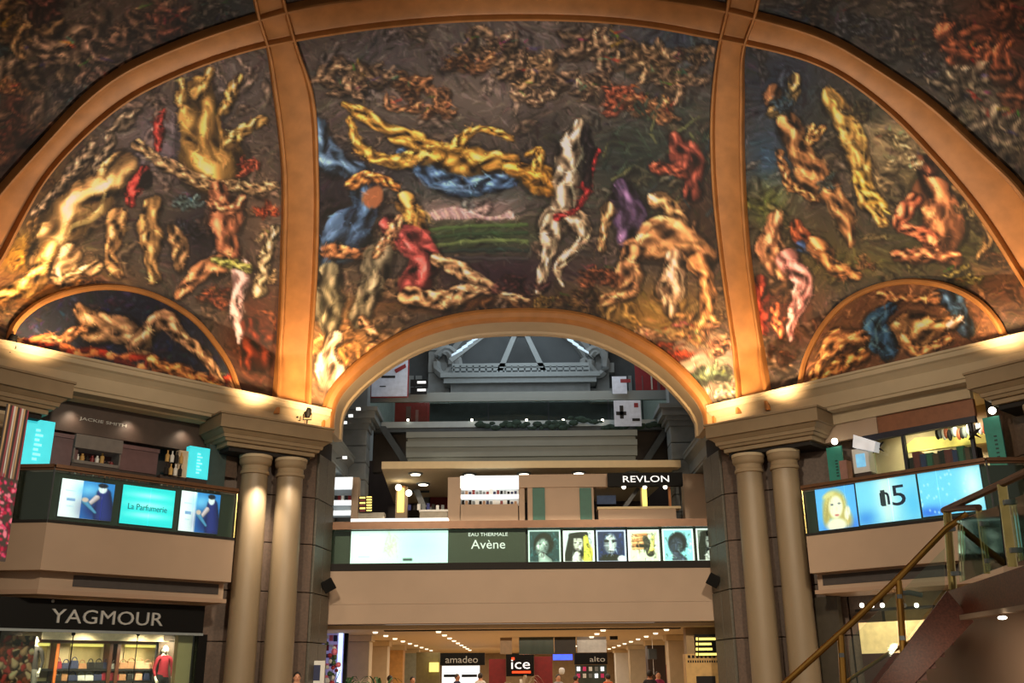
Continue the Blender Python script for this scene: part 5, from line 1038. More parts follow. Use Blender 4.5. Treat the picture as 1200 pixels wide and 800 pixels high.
parabox('light_box', frL, 70, 559.5, 133, 611, -.1, advert(), LITPOSTER, 'backlit white and blue advert with a dark-suited figure, left on the boutique balcony', 'light boxes on the left balcony')
c_ = Canvas(0, 0, 62, 54, 1.5, (40, 205, 215)); 
for y in (12, 25, 40): c_.blob(31, y, 26, 5, (150, 240, 240))
t = parabox('light_box', frL, 142, 567, 204, 619, -.1, c_, LITPOSTER, 'turquoise backlit panel in the middle of the boutique balcony', 'light boxes on the left balcony')
text('La Parfumerie', frL, 173, 595, 7, 46, -.085, mat('teal_lettering', (34, 150, 166), emit=.2), parent=t)
parabox('light_box', frL, 211, 574, 257, 626, -.1, advert(), LITPOSTER, 'backlit white and blue advert with a dark-suited figure, right on the boutique balcony', 'light boxes on the left balcony')
for i in range(26):    # perfume bottles lined up behind the handrail
    x = 82+i*6.8+rng.uniform(-1, 1); y = 556+(x-82)*.129+rng.uniform(0, 1.5)
    a, z = frL.px(x, y, -.35); m = [mat('amber_bottle', (170, 110, 60)), WHITE, DARK, GREYST, RED][int(rng.integers(0, 5))]
    tag(link('perfume_bottle', MB().lathe(*frL.P(a, 0, -.42)[:2], [(.05, zrL-.30), (.055, zrL-.2), (.05, zrL-.12), (.02, zrL-.1), (.02, zrL-.05)], 8), m), '%s perfume bottle from the left behind the left balcony rail' % ORD[i], 'bottle', 'perfume bottles on the left balcony ledge')
a0, a1 = frL.px(70, 560)[0], frL.px(270, 580)[0]
mb = MB(); frL.box(mb, a0, a1, zrL-.34, zrL-.31, -.5, -.3); tag(link('display_ledge', mb, GREYL), 'narrow ledge behind the left balcony glass carrying perfume bottles', 'ledge')
# boutique above the balcony
BI = DLf(-1.6)
mb = MB(); BI.pb(mb, 20, 440, 262, 640, 0, .2); struct('wall_boutique', mb, WOOD)
BH = DLf(-.7)
mb = MB(); z1 = 8.5; z0 = BH.px(140, 515)[1]; BH.box(mb, BH.px(40, 500)[0], BH.px(246, 500)[0], z0, z1, -.3, 0); o = struct('trim_11', mb, mat('brown_header', (72, 56, 48), .5))
text('JACKIE SMITH', BH, 121, 495, 4.5, 56, 0, GREYT, lab='dull grey lettering on the brown header of the boutique')
o_ = [o for o in C.objects if o.get('label') == 'dull grey lettering on the brown header of the boutique'][0]; o_.parent = o; o_.location = o_.location-o.location; del o_['label']
for x in (80, 150, 215):
    p_ = DLf(-.5).P(DLf(-.5).px(x, 540)[0], 8.2, 0); spot(p_, (p_[0]-.4, p_[1]+.4, 6.0), 24, WARMW, 130, 1, .1)
# furniture of the boutique's upper floor: things stand on the balcony slab (z = ztL)
def standing(fr, name, x0, y0, x1, y1, d, th, m, label, cat, zfloor, group=None):
    """a box-bodied thing whose visible upper part spans the photo points, standing on zfloor"""
    a0, z1 = fr.px(x0, y0, d); a1, z0 = fr.px(x1, y1, d)
    t = thing(name, label, cat, fr.P((a0+a1)/2, zfloor, d-th/2), group)
    mb = MB(); fr.box(mb, a0, a1, zfloor, z0, d-th*.8, d-.03); link('pedestal', mb, WOOD, t)
    return t, a0, a1, z0, z1
for x0, y0, x1, y1, lb in ((30, 489, 57, 550, 'tall turquoise lit sign at the left end of the boutique balcony'), (223, 522, 243, 562, 'short turquoise lit sign at the right end of the boutique balcony')):
    t, a0, a1, z0, z1 = standing(frL, 'turquoise_sign', x0, y0, x1, y1, -.75, .2, CYANL, lb, 'sign', ztL)
    mb = MB(); frL.box(mb, a0, a1, z0, z1, -.95, -.75); link('lit_box', mb, CYANL, t)
    for i in range(7):
        zz = z0+(z1-z0)*(.15+.1*i); mb = MB(); frL.box(mb, a0+(a1-a0)*.4, a0+(a1-a0)*(.55+.1*(i % 2)), zz, zz+(z1-z0)*.05, -.75, -.735); link('letter_stroke', mb, mat('pale_cyan_letters', (150, 240, 245), emit=.8), t)
t, a0, a1, z0, z1 = standing(L0, 'display_case', 89, 508, 140, 549, -.5, .5, WOOD, 'grey box-shaped display case on the boutique upper floor', 'display case', ztL)
mb = MB(); L0.box(mb, a0, a1, z0, z0+.08, -1., -.5); L0.box(mb, a0, a1, z1-.35, z1, -1., -.45); L0.box(mb, a0, a0+.04, z0, z1, -1., -.5); L0.box(mb, a1-.04, a1, z0, z1, -1., -.5); link('case_frame', mb, mat('case_grey', (112, 104, 98), emit=.05), t)
mb = MB(); L0.box(mb, a0, a1, z0, z1, -1.02, -1.); link('case_back', mb, MAUVE, t)
for i in range(9):
    a = a0+(a1-a0)*(i+.6)/9.6; p = L0.P(a, z0+.08, -.75); h_ = rng.uniform(.12, .34)
    tag(link('cosmetic_jar', MB().lathe(p[0], p[1], [(.05, p[2]), (.055, p[2]+h_*.7), (.03, p[2]+h_*.8), (.03, p[2]+h_)], 10), [RED, WHITE, mat('gold_jar', (200, 160, 90)), DARK][i % 4]), '%s cosmetic jar from the left inside the grey display case' % ORD[i], 'jar', 'jars in the grey display case')
for x0, y0, x1, y1, lb in ((62, 506, 89, 548, 'mauve wall panel left of the grey display case'), (143, 520, 183, 556, 'mauve sloping counter right of the grey display case')):
    t, a0, a1, z0, z1 = standing(L0, 'mauve_counter', x0, y0, x1, y1, -.6, .4, MAUVE, lb, 'counter', ztL); mb = MB(); L0.box(mb, a0, a1, z0, z1-.1, -1., -.6); L0.box(mb, a0-.02, a1+.02, z1-.1, z1, -1.02, -.57); link('counter_body', mb, MAUVE, t)
t, a0, a1, z0, z1 = standing(frL, 'perfume_stand', 192, 524, 221, 560, -.8, .3, WHITE, 'pale display stand with dark bottles beside the short turquoise sign', 'display stand', ztL)
mb = MB(); frL.box(mb, a0+.45, a1, z0, z1, -1., -.8); link('stand_panel', mb, mat('ivory_panel', (196, 172, 140), emit=.1), t)
for i in range(8): 
    p = frL.P(a0+.1+(i % 4)*.13, z0+(i//4)*.34, -.74); link('bottle', MB().lathe(p[0], p[1], [(.05, p[2]), (.055, p[2]+.18), (.02, p[2]+.22), (.02, p[2]+.3)], 10), [DARK, mat('gold_jar', (200, 160, 90)), WHITE][i % 3], t)
solo('green_column_panel', L0, 246, 520, 262, 575, -.25, .1, mat('slate_green', (58, 74, 72)), 'slate green panel between the short turquoise sign and the column', 'panel')
solo('granite_panel', L0, 263, 522, 277, 560, -.3, .1, GRANP, 'pink granite panel beside the outer left column', 'panel')
# ceiling of the upper floors on the diagonals
for fr, a0, a1, zt, nm in ((L0, L0.px(0, 600)[0], L0.px(262, 600)[0], ztL, 'left'), (DRf(0), DRf(0).px(952, 600)[0], DRf(0).px(1230, 600)[0], ztR, 'right')):
    mb = MB(); fr.box(mb, a0-1, a1+1, 8.45, 8.6, -7, -.3); struct('ceiling_upper_'+nm, mb, CEIL)
    mb = MB(); fr.box(mb, a0-.5, a1+.5, zt-.55, zt-.02, -7, -.85); struct('floor_upper_'+nm, mb, FASC2)
    mb = MB(); fr.box(mb, a0-1, a1+1, 0, 8.6, -7.2, -7); struct('wall_diagonal_'+nm, mb, CREAM)
# ground floor: the shoe shop
LS = DLf(.25)
t = thing('shop_sign', 'long black fascia sign with silver capital letters under the left balcony', 'sign', LS.P(*LS.px(122, 740), 0))
mb = MB(); LS.box(mb, LS.px(-12, 715)[0], LS.px(240, 715)[0], LS.px(150, 741)[1], LS.px(150, 705.5)[1], -.3, 0); link('board', mb, BLACK, t)
zz = LS.px(150, 741)[1]
mb = MB(); LS.box(mb, LS.px(-12, 715)[0], LS.px(240, 715)[0], zz-.03, zz+.03, -.02, .03); link('lower_trim', mb, GREYL, t)
for x in (63, 226): a, z = LS.px(x, 704, .1); link('clip', MB().ball(LS.P(a, z, .05), .04, 8, 6), GREYL, t)
text('YAGMOUR', LS, 127.5, 723.5, 16, 131, .0, GREYT, parent=t, th=.04)
fr = thing('storefront', 'black door and window frame under the silver-lettered fascia sign', 'storefront', LS.P(LS.px(120, 790)[0], 0, 0))
for x0, x1 in ((231, 241), (-14, -3)): mb = MB(); LS.box(mb, LS.px(x0, 770)[0], LS.px(x1, 770)[0], 0, zz, -.3, 0); link('post', mb, BLACK, fr)
for x in (85, 161): mb = MB(); LS.box(mb, LS.px(x, 770)[0]-.01, LS.px(x, 770)[0]+.01, 0, zz, -.12, -.1); link('glass_joint', mb, DARK, fr); a, z = LS.px(x, 742.5, -.1); link('bracket', MB().ball(LS.P(a, z, -.05), .05, 8, 6), BLACK, fr)
for x0, x1 in ((-3, 84.5), (85.5, 160.5), (161.5, 231)): mb = MB(); LS.box(mb, LS.px(x0, 770)[0], LS.px(x1, 770)[0], .05, zz, -.12, -.105); link('glass_pane', mb, GLASS, fr)
LI = DLf(-1.4)
a0, a1 = LI.px(-30, 780)[0], LI.px(212, 780)[0]
mb = MB(); LI.box(mb, a0-.5, LI.px(246, 780)[0], 0, 3.3, -.3, -.25); struct('wall_shop_back', mb, CREAM)
mb = MB(); LS.box(mb, LS.px(214, 780)[0], LS.px(231, 780)[0], 0, zz, -.55, -.35); struct('wall_shop_side', mb, CREAM)
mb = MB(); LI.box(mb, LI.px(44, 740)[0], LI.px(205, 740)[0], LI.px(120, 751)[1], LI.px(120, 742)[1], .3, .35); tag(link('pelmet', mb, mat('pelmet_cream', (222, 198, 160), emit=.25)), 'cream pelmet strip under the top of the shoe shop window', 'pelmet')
sh = thing('shoe_shelving', 'brown wooden wall shelving in the shoe shop with lit bays', 'shelving', LI.P((a0+a1)/2, 0, -.1))
for x in (4, 61, 124, 133, 190, 203):
    mb = MB(); a = LI.px(x, 780)[0]; LI.box(mb, a, a+.09, 0, LI.px(x, 750)[1], -.24, .12); link('upright', mb, SHELFW, sh)
shelf_z = []
for y in (783.5, 797.5, 812, 826): 
    z = LI.px(100, y)[1]; shelf_z.append(z); mb = MB(); LI.box(mb, a0, a1, z-.05, z, -.24, .1); link('shelf', mb, DARK, sh)
mb = MB(); LI.box(mb, a0, a1, LI.px(100, 753.5)[1], LI.px(100, 749)[1], -.24, .12); link('shelf_top', mb, SHELFW, sh)
for x0, x1 in ((45, 60), (86, 123), (150, 189)): mb = MB(); LI.box(mb, LI.px(x0, 760)[0], LI.px(x1, 760)[0], LI.px(100, 757)[1], LI.px(100, 754)[1], -.2, -.12); link('strip_light', mb, YEL, sh); mb = MB(); LI.box(mb, LI.px(x0, 760)[0], LI.px(x1, 760)[0], LI.px(100, 782)[1], LI.px(100, 754)[1], -.245, -.22); link('bay_back', mb, mat('olive_beige', (176, 156, 110)), sh)
mb = MB(); LI.box(mb, LI.px(61, 780)[0], LI.px(64, 780)[0], 0, LI.px(62, 754)[1], .12, .16); link('lit_edge', mb, mat('orange_edge', (220, 110, 40), emit=.4), sh)
cols = [mat('tan_leather', (176, 124, 84)), mat('crimson_leather', (170, 30, 56)), WHITE, mat('black_leather', (34, 30, 30), .4), mat('peach_leather', (214, 158, 124)), mat('navy_box', (40, 48, 84))]
for zi, z in enumerate(shelf_z[:2]):
    for i, x in enumerate(np.arange(66, 188, 9.6)):
        a = LI.px(x, 790)[0]; m = cols[int(rng.integers(0, 6))]; h_ = rng.uniform(.13, .2); w_ = rng.uniform(.09, .13)
        t = thing('handbag', '%s small handbag from the left on the %s shelf of the boutique window' % (ORD[i], ['upper', 'second'][zi]), 'handbag', LI.P(a, z, 0), 'handbags on the shoe shop shelves')
        mb = MB(); p = [LI.P(a-w_, z, .06), LI.P(a+w_, z, .06), LI.P(a+w_, z, -.06), LI.P(a-w_, z, -.06), LI.P(a-w_*.85, z+h_, .04), LI.P(a+w_*.85, z+h_, .04), LI.P(a+w_*.85, z+h_, -.04), LI.P(a-w_*.85, z+h_, -.04)]; mb.hexa(p); link('bag_body', mb, m, t, bevel=.015)
        link('bag_handle', MB().tube([LI.P(a+w_*.6*math.cos(q), z+h_+.08*math.sin(q), 0) for q in np.linspace(0, math.pi, 7)], .012, 5), m, t)
for x in (40, 105, 170, 200):
    p_ = DLf(-.6).P(DLf(-.6).px(x, 760)[0], 2.75, 0); spot(p_, (p_[0]-.9, p_[1]+.9, .8), 130, WARMW, 120, 1, .1)
# mannequins
MW = mat('mannequin_white', (232, 226, 214), .35, var=.02); p = DLf(-.95)
am, zm = p.px(194, 757); zm -= 1.72; pp = p.P(am, 0, 0)
figure('mannequin', pp[0], pp[1], zm, .7, cloth('crimson_jacket', (150, 24, 44)), cloth('black_trousers', (26, 26, 30)), MW, 'white-headed mannequin in a crimson jacket at the right of the shoe shop window', 'mannequin', False, h=1.72)
mb = MB(); mb.lathe(pp[0], pp[1], [(.3, 0), (.3, zm)], 24); tag(link('plinth', mb, WHITE), 'round white plinth under the mannequin in crimson', 'plinth')
am, zm = p.px(42, 746); zm -= 1.66; pp = p.P(am, 0, 0)
figure('mannequin', pp[0], pp[1], zm, .2, cloth('charcoal_dress', (52, 46, 44)), cloth('silver_cloth', (150, 146, 140)), MW, 'mannequin in a charcoal top at the left of the shoe shop window', 'mannequin', False, h=1.66)
mb = MB(); mb.lathe(pp[0], pp[1], [(.3, 0), (.3, zm)], 24); tag(link('plinth', mb, WHITE), 'round white plinth under the mannequin in charcoal', 'plinth')
cp = Canvas(0, 0, 40, 60, 1.5, (110, 60, 46))
for i in range(120): q = rng.uniform(0, 1, 2); cp.cap(q[0]*40, q[1]*60, q[0]*40+rng.uniform(-6, 6), q[1]*60+rng.uniform(-6, 6), rng.uniform(1.5, 5), 2, [(206, 160, 130), (150, 70, 50), (40, 24, 22), (230, 190, 160), (190, 60, 60)][i % 5], shade=.5)
parabox('window_poster', DLf(-.4), -3, 744, 38, 812, 0, cp, POSTER, 'busy brown and rose poster behind the glass at the left of the shoe shop', None, 1., 'poster')
# flower banner at the left edge and the dark post beside it
cp = Canvas(0, 0, 34, 170, 1.2, (70, 62, 56))
for i in range(12): cp.cap(3+i*3, 0, 1+i*3, 80, 1.5, 1.2, [(190, 150, 100), (40, 36, 36), (150, 60, 66), (206, 196, 180)][i % 4], shade=.3)
for i in range(160): q = rng.uniform(0, 1, 2); cp.blob(q[0]*34, 78+q[1]*92, rng.uniform(1.5, 4), rng.uniform(1.5, 4), [(220, 70, 110), (190, 40, 70), (240, 130, 150), (120, 24, 50)][i % 4], 0, 2)
FBn = Frame((.95, -.3), 0); P_ = np.array([-11.3, 6.4, 0]); FBn.k = float(FBn.n@P_)
parabox('flower_banner', FBn, -6, 468, 21, 660, 0, cp, paint_mat('banner_print', .45, .5), 'banner with pink flowers and light streaks at the left edge', None, 1., 'banner')

# ================================================================ right upper shop and balcony adverts
R0 = DRf(0)
ad = frR
xs3 = ((957, 1003.5), (1004.5, 1076.5), (1077.5, 1152))
def ytop(x): return 574+(x-955)*(541-574)/195.
def ybot(x): return 622.5+(x-959)*(597-622.5)/196.
cA = Canvas(0, 0, 47, 46, 2, (90, 170, 240)); cA.blob(30, 44, 24, 10, (60, 110, 220)); cA.blob(22, 20, 17, 20, (196, 176, 110), .1, 3); cA.blob(33, 34, 10, 16, (188, 168, 104), -.3, 2); cA.blob(11, 30, 6, 16, (176, 156, 96), .1, 2)
cA.blob(23, 22, 9.5, 14, (238, 222, 208), .1, 4); cA.blob(22, 42, 14, 9, (232, 218, 204), 0, 3); cA.blob(36, 30, 4, 9, (236, 220, 204), .2, 3); cA.blob(16, 8, 10, 4, (214, 198, 140), -.3, 2)
for i in range(14): cA.cap(14+i*1.6, 6+abs(i-7)*.9, 8+i*2.3, 30+rng.uniform(-6, 10), .5, .4, [(220, 206, 150), (150, 128, 76)][i % 2], shade=0, outline=0, al=.45) if not 4 < i < 11 else None
for x, y, w_ in ((17, 18.5, 4.5), (25.5, 18, 4.5)): cA.blob(x+2, y+.6, w_*.5, 1.3, (60, 70, 92), 0, 2)
cA.blob(24, 24.5, 1.5, 3.4, (214, 190, 176), 0, 2, .6); cA.blob(23.5, 31, 3.2, 1.4, (196, 104, 104), 0, 3)
cB = Canvas(0, 0, 72, 46, 1.5, (120, 196, 232)); cB.blob(36, 20, 14, 40, (214, 232, 236)); cB.blob(8, 40, 14, 10, (70, 140, 220)); cB.blob(66, 30, 10, 20, (90, 180, 230)); cB.rect(32, 0, 38, 46, (190, 206, 210), .4)
cC = Canvas(0, 0, 75, 46, 1.5, (110, 196, 236)); cC.blob(10, 42, 22, 7, (50, 110, 220)); cC.blob(64, 20, 14, 26, (206, 226, 232))
for i in range(40): cC.blob(rng.uniform(0, 74), rng.uniform(0, 44), 1.3, 1.8, (200, 234, 250), 0, 2, .7)
for (x0, x1), c_, lb, word in zip(xs3, (cA, cB, cC), ('backlit advert with a blond portrait on blue, left on the right-hand balcony', 'backlit pale blue advert with a large dark digit, middle of the right-hand balcony', 'backlit blue bubbly advert, right on the right-hand balcony'), (None, 'n5', 'ANTI-RIDES')):
    t = parabox('light_box', frR, x0, ytop(x0), x1, ybot(x1), -.1, c_, LITPOSTER, lb, 'light boxes on the right balcony')
    if word == 'n5':
        text('n', frR, 1037, 584, 15, 11, -.085, mat('navy_lettering', (30, 40, 90)), parent=t); text('1', frR, 1035, 583.5, 19, 5, -.08, mat('grey_blue_lettering', (70, 84, 110)), parent=t); text('5', frR, 1053, 580, 24, 16, -.085, mat('navy_lettering', (30, 40, 90)), parent=t)
# upper shop interior
for x in (1000, 1060, 1130):
    p_ = DRf(-1.2).P(DRf(-1.2).px(x, 520)[0], 8.1, 0); spot(p_, (p_[0]+.9, p_[1]+.9, 6.2), 150, WARMW, 130, 1, .1)
for x in (1020, 1080):
    p_ = DRf(.1).P(DRf(.1).px(x, 740)[0], 3.5, 0); spot(p_, (p_[0]+.5, p_[1]+.5, .8), 60, WARMW, 130, 1, .1)
RI = DRf(-2.2)
mb = MB(); RI.pb(mb, 940, 470, 1200, 640, 0, .2); struct('wall_shop_upper', mb, CREAM)
RH = DRf(-.35)
mb = MB(); a0, a1 = RH.px(965, 500)[0], RH.px(1140, 470)[0]
z1, z0 = RH.px(1060, 482)[1], RH.px(1060, 497)[1]
RH.box(mb, a0, a1, z1-.0, 8.5, -.1, .1); struct('trim_12', mb, CORN)
mb = MB(); RH.box(mb, RH.px(1029, 500)[0], a1, z0-.12, z1, -.15, 0); struct('trim_13', mb, mat('rust_panel', (134, 84, 54), .5))
mb = MB(); RH.box(mb, a0, RH.px(1012, 500)[0], z0-.12, z1, -.15, 0); RH.box(mb, RH.px(1012, 500)[0], RH.px(1029, 500)[0], z0-.12, z1, -.15, .05); struct('trim_14', mb, FASC)
t = thing('shop_window_frame', 'dark blue-black window frame of the upper right shop', 'window frame', RH.P((a0+a1)/2, ztR, 0))
mb = MB(); RH.box(mb, RH.px(1010, 500)[0], a1, z0-.28, z0-.12, -.1, .05); link('head_bar', mb, mat('blue_black_metal', (30, 34, 50), .4), t)
for x in (1057, 1011, 1138): mb = MB(); a = RH.px(x, 520)[0]; RH.box(mb, a, a+.08, ztR, z0-.28, -.1, .02); link('mullion', mb, mat('blue_black_metal', (30, 34, 50), .4), t)
for x0, x1 in ((1013, 1056), (1060, 1137)): mb = MB(); RH.box(mb, RH.px(x0, 520)[0], RH.px(x1, 520)[0], ztR, z0-.28, -.05, -.035); link('glass_pane', mb, GLASS, t)
mb = MB(); RI.quadp(mb, [(1060, 523), (1072, 513), (1170, 506), (1170, 516), (1062, 530)], .05, .04); tag(link('cove_light', mb, mat('yellow_cove', (236, 214, 110), emit=.6)), 'yellow lit cove band inside the upper right shop', 'light')
for i in range(16):
    x = 1098+i*3.6+rng.uniform(-1, 1); y = 505-(x-1098)*.14+rng.uniform(-2, 3); a, z = RI.px(x, y, .5); tag(link('hanging_garment', MB().ball(RI.P(a, z-.1, .5), .1, 8, 6, (.7, .4, 1.6)), [DARK, GREYST, WHITE, mat('rust_cloth', (170, 84, 50))][i % 4]), '%s garment from the left on the rail inside the upper right shop' % ORD[i], 'garment', 'garments on the high rail of the upper right shop')
for x, y in ((1028, 524), (1141, 508)):
    a, z = RH.px(x, y, .12); tag(link('wall_emblem', MB().tube([RH.P(a-.15, z-.12, .08), RH.P(a, z, .1), RH.P(a+.17, z+.13, .08)], [.015, .05, .015], 6).tube([RH.P(a-.12, z+.1, .08), RH.P(a, z, .1), RH.P(a+.15, z-.13, .08)], [.015, .04, .01], 6), DARK), 'black leaping-shape emblem on the %s window pane of the upper right shop' % ('narrow' if x < 1100 else 'wide'), 'emblem')
for i in range(11):
    x = 1066+i*7.4; a, z = R0.px(x, 534-(x-1066)*.15, -.5); m = [DARK, RED, mat('blue_bottle', (40, 50, 120)), mat('teal_cloth', (40, 110, 90)), SHELFW][i % 5]
    mb = MB(); R0.box(mb, a-.1, a+.1, ztR, z+rng.uniform(-.05, .1), -.8, -.5); tag(link('stacked_goods', mb, m), '%s stack of goods from the left behind the right balcony rail' % ORD[i], 'goods', 'stacks of goods behind the right balcony rail')
for x0, y0, x1, y1, lb in ((1151, 490, 1181, 541, 'teal banner with a lamp above it at the right end of the right balcony'), (968, 525, 991, 560, 'teal banner behind the white kiosk on the right balcony')):
    t, a0, a1, z0, z1 = standing(R0, 'teal_banner', x0, y0, x1, y1+6, -.15, .1, TEAL, lb, 'banner', ztR); mb = MB(); R0.box(mb, a0, a1, z0, z1, -.2, -.15); link('cloth_panel', mb, TEAL, t)
    link('banner_lamp', MB().ball(R0.P((a0+a1)/2+.1, z1+.12, -.05), .09, 10, 8), LAMPM, t)
    for i in range(6): mb = MB(); zz = z0+(z1-z0)*(.2+.08*i); a = (a0+a1)/2; R0.box(mb, a, a+.07, zz, zz+.04, -.15, -.14); link('stitched_mark', mb, mat('dark_teal', (16, 60, 56)), t)
t, a0, a1, z0, z1 = standing(frR, 'white_kiosk', 996, 512, 1020, 552, -.9, .4, WHITE, 'white perfume kiosk with a tilted top sign on the right balcony', 'kiosk', ztR)
mb = MB(); frR.box(mb, a0, a1, z0, z1-.35, -1.3, -.9); link('kiosk_body', mb, WHITE, t)
mb = MB(); frR.quadp(mb, [(1000, 509), (1026, 517), (1024, 529), (999, 524)], -.8, .3); link('top_sign', mb, mat('kiosk_sign', (230, 232, 236), emit=.4), t)
mb = MB(); frR.box(mb, a0+.1, a1-.1, z0+.15, z1-.5, -.9, -.88); link('blue_display', mb, mat('pale_blue_display', (120, 190, 230), emit=.7), t)
solo('pink_case', frR, 983, 540, 994, 562, -.95, .3, mat('rose_box', (150, 110, 100)), 'dull pink box left of the white kiosk', 'box')
# beneath the right balcony: the shop window behind the stair
RG = DRf(-.6)
mb = MB(); RG.pb(mb, 1003, 690, 1240, 900, -.6, .2); struct('wall_shop_ground', mb, mat('olive_dim', (120, 108, 78)))
t = thing('lit_display_window', 'cream lit window behind the brass stair rail', 'shop window', RG.P(RG.px(1050, 760)[0], 0, 0)); a0 = RG.px(1007, 740)[0]; a1 = RG.px(1100, 740)[0]
mb = MB(); RG.box(mb, a0, a1, RG.px(1040, 765)[1], RG.px(1040, 728)[1], -.1, 0); link('lit_panel', mb, mat('cream_lit', (226, 196, 140), emit=.55), t)
mb = MB(); RG.box(mb, a0, a1, 0, RG.px(1040, 765)[1], -.1, 0); link('plinth', mb, mat('dark_red_plinth', (60, 30, 26)), t)
mb = MB(); RG.box(mb, a0, a1, RG.px(1040, 715)[1], RG.px(1040, 712)[1], -.1, .1); link('track', mb, DARK, t)
for x in (1010, 1022, 1034, 1060, 1074): a, z = RG.px(x, 709, .1); link('track_lamp', MB().ball(RG.P(a, z, .1), .06, 8, 6), LAMPM if x % 4 == 2 else GREYL, t)
solo('dark_pier_panel', DRf(-.2), 953, 700, 1003, 900, 0, .2, mat('dark_granite', (66, 60, 50), .4), 'dark granite wall panel right of the right column pair', 'panel')
solo('lit_shop_panel', DRf(1.2), 1187, 603, 1206, 645, 0, .05, mat('pale_blue_display', (120, 190, 230), emit=.7), 'pale lit panel at the right edge behind the stair landing', 'panel')

# ================================================================ stair with brass railing
P1 = Hpt(1111, 601, 3.52); P3 = Hpt(1200, 555, 3.52); P2 = Hpt(1053, 674, 2.78)
def frame_through(A, B):
    t = (B-A)[:2]; t /= np.linalg.norm(t); f = Frame((t[1], -t[0]), 0); f.k = float(f.n@A); return f
FS = frame_through(P2, P1); FLD = frame_through(P1, P3)
st = thing('staircase', 'staircase clad in red granite rising to a landing at the right edge', 'staircase', (P2[0], P2[1], 0))
mb = MB(); FS.quadp(mb, [(1110, 692), (1141, 728), (1030, 844), (986, 857)], 0, .12); link('stringer', mb, REDG, st)
mb = MB(); FLD.quadp(mb, [(1109, 693), (1232, 652), (1232, 706), (1118, 726), (1109, 712)], 0, .15); link('landing_fascia', mb, REDG, st)
mb = MB(); FLD.quadp(mb, [(1120, 721), (1232, 703), (1232, 709), (1121, 727)], .05, .12); link('beige_lip', mb, FASC, st)
mb = MB(); FLD.quadp(mb, [(1137, 726), (1232, 709), (1232, 930), (960, 930)], -.35, .1); link('under_wall', mb, FASC2, st)
a, z = FLD.px(1177, 723.5, .06); link('under_light', MB().ball(FLD.P(a, z, .08), .05, 8, 6, (1, 1, .4)), LAMPM, st)
pu = FLD.P(a, z-.25, .9); spot(pu, FLD.P(a-1.2, 0.6, -.3), 55, WARMW, 130, 1, .1)
zl = P1[2]-.95; sa, sz = FS.px(1110, 692); ea, ez = FS.px(986, 857)
ns = 12
for i in range(ns):
    u0, u1 = i/ns, (i+1)/ns; a_ = ea+(sa-ea)*u0; b_ = ea+(sa-ea)*u1; zz = ez+(sz-ez)*u0-.3
    mb = MB(); FS.box(mb, a_, b_, zz-.2, zz, -2.0, -.12); link('step', mb, REDG, st)
mb = MB(); c4 = [FLD.P(FLD.px(1109, 693)[0], 0, -.15), FLD.P(FLD.px(1232, 660)[0], 0, -.15), FLD.P(FLD.px(1232, 660)[0], 0, -2.6), FLD.P(FLD.px(1109, 693)[0]+.6, 0, -2.6)]
zl = FLD.px(1109, 693)[1]; mb.hexa([(c[0], c[1], zl-.3) for c in c4]+[(c[0], c[1], zl-.02) for c in c4]); link('landing_slab', mb, REDG, st)
rl = thing('brass_railing', 'polished brass stair railing with glass panels across the lower right', 'railing', (P1[0], P1[1], zl))
def fp_(fr, x, y, d=-.06): return fr.P(*fr.px(x, y, d), d)
link('handrail', MB().tube([fp_(FS, 905, 814), fp_(FS, 1000, 728), fp_(FS, 1054, 676), fp_(FS, 1108, 620), fp_(FS, 1133, 602), ], .04, 10), BRASS, rl, smooth='auto')
link('landing_handrail', MB().tube([fp_(FLD, 1106, 598), fp_(FLD, 1150, 578), fp_(FLD, 1232, 539)], .042, 10), RAIL, rl, smooth='auto')
link('far_handrail', MB().tube([fp_(FLD, 1106, 598), fp_(FLD, 1120, 595.5), fp_(FLD, 1147, 594.5)], .04, 10), RAIL, rl, smooth='auto')
for fr, x0, y0, x1, y1, d, r_, m in ((FLD, 1110, 600, 1116.5, 690, -.06, .05, BRASS2), (FLD, 1174, 567, 1187, 664, -.06, .05, BRASS2), (FLD, 1147, 597, 1157, 672, -.1, .035, BRASS2), (FS, 1053, 680, 1058.5, 764, -.06, .042, BRASS), (FS, 985, 744, 991, 850, -.06, .042, BRASS)):
    link('post', MB().tube([fp_(fr, x0, y0, d), fp_(fr, x1, y1, d)], r_, 10), m, rl, smooth='auto')
    for f_ in (.22, .8): 
        a, z = fr.px(x0+(x1-x0)*f_, y0+(y1-y0)*f_, d+.05); mb = MB(); fr.box(mb, a-.03, a+.03, z-.025, z+.025, d-.03, d+.055); link('glass_clamp', mb, GREYL, rl)
for fr, pts in ((FS, [(1061, 688), (1107, 642), (1107, 688), (1063, 748)]), (FS, [(995, 750), (1049, 696), (1052, 758), (998, 830)]), (FLD, [(1121, 610), (1170, 592), (1178, 662), (1124, 682)]), (FLD, [(1182, 586), (1232, 566), (1232, 644), (1192, 658)])):
    mb = MB(); fr.quadp(mb, pts, -.06, .015); link('glass_panel', mb, GLASS, rl)
link('lower_rail', MB().tube([fp_(FS, 985, 803, -.1), fp_(FS, 1040, 766, -.1), fp_(FS, 1062, 754, -.1), fp_(FS, 1090, 741, -.1)], .022, 8), BRASS, rl, smooth='auto')
link('post_arm', MB().tube([fp_(FS, 1051, 695, -.1), fp_(FS, 1066, 694, -.1), fp_(FS, 1081, 697, -.1)], .03, 8), GREYL, rl, smooth='auto')

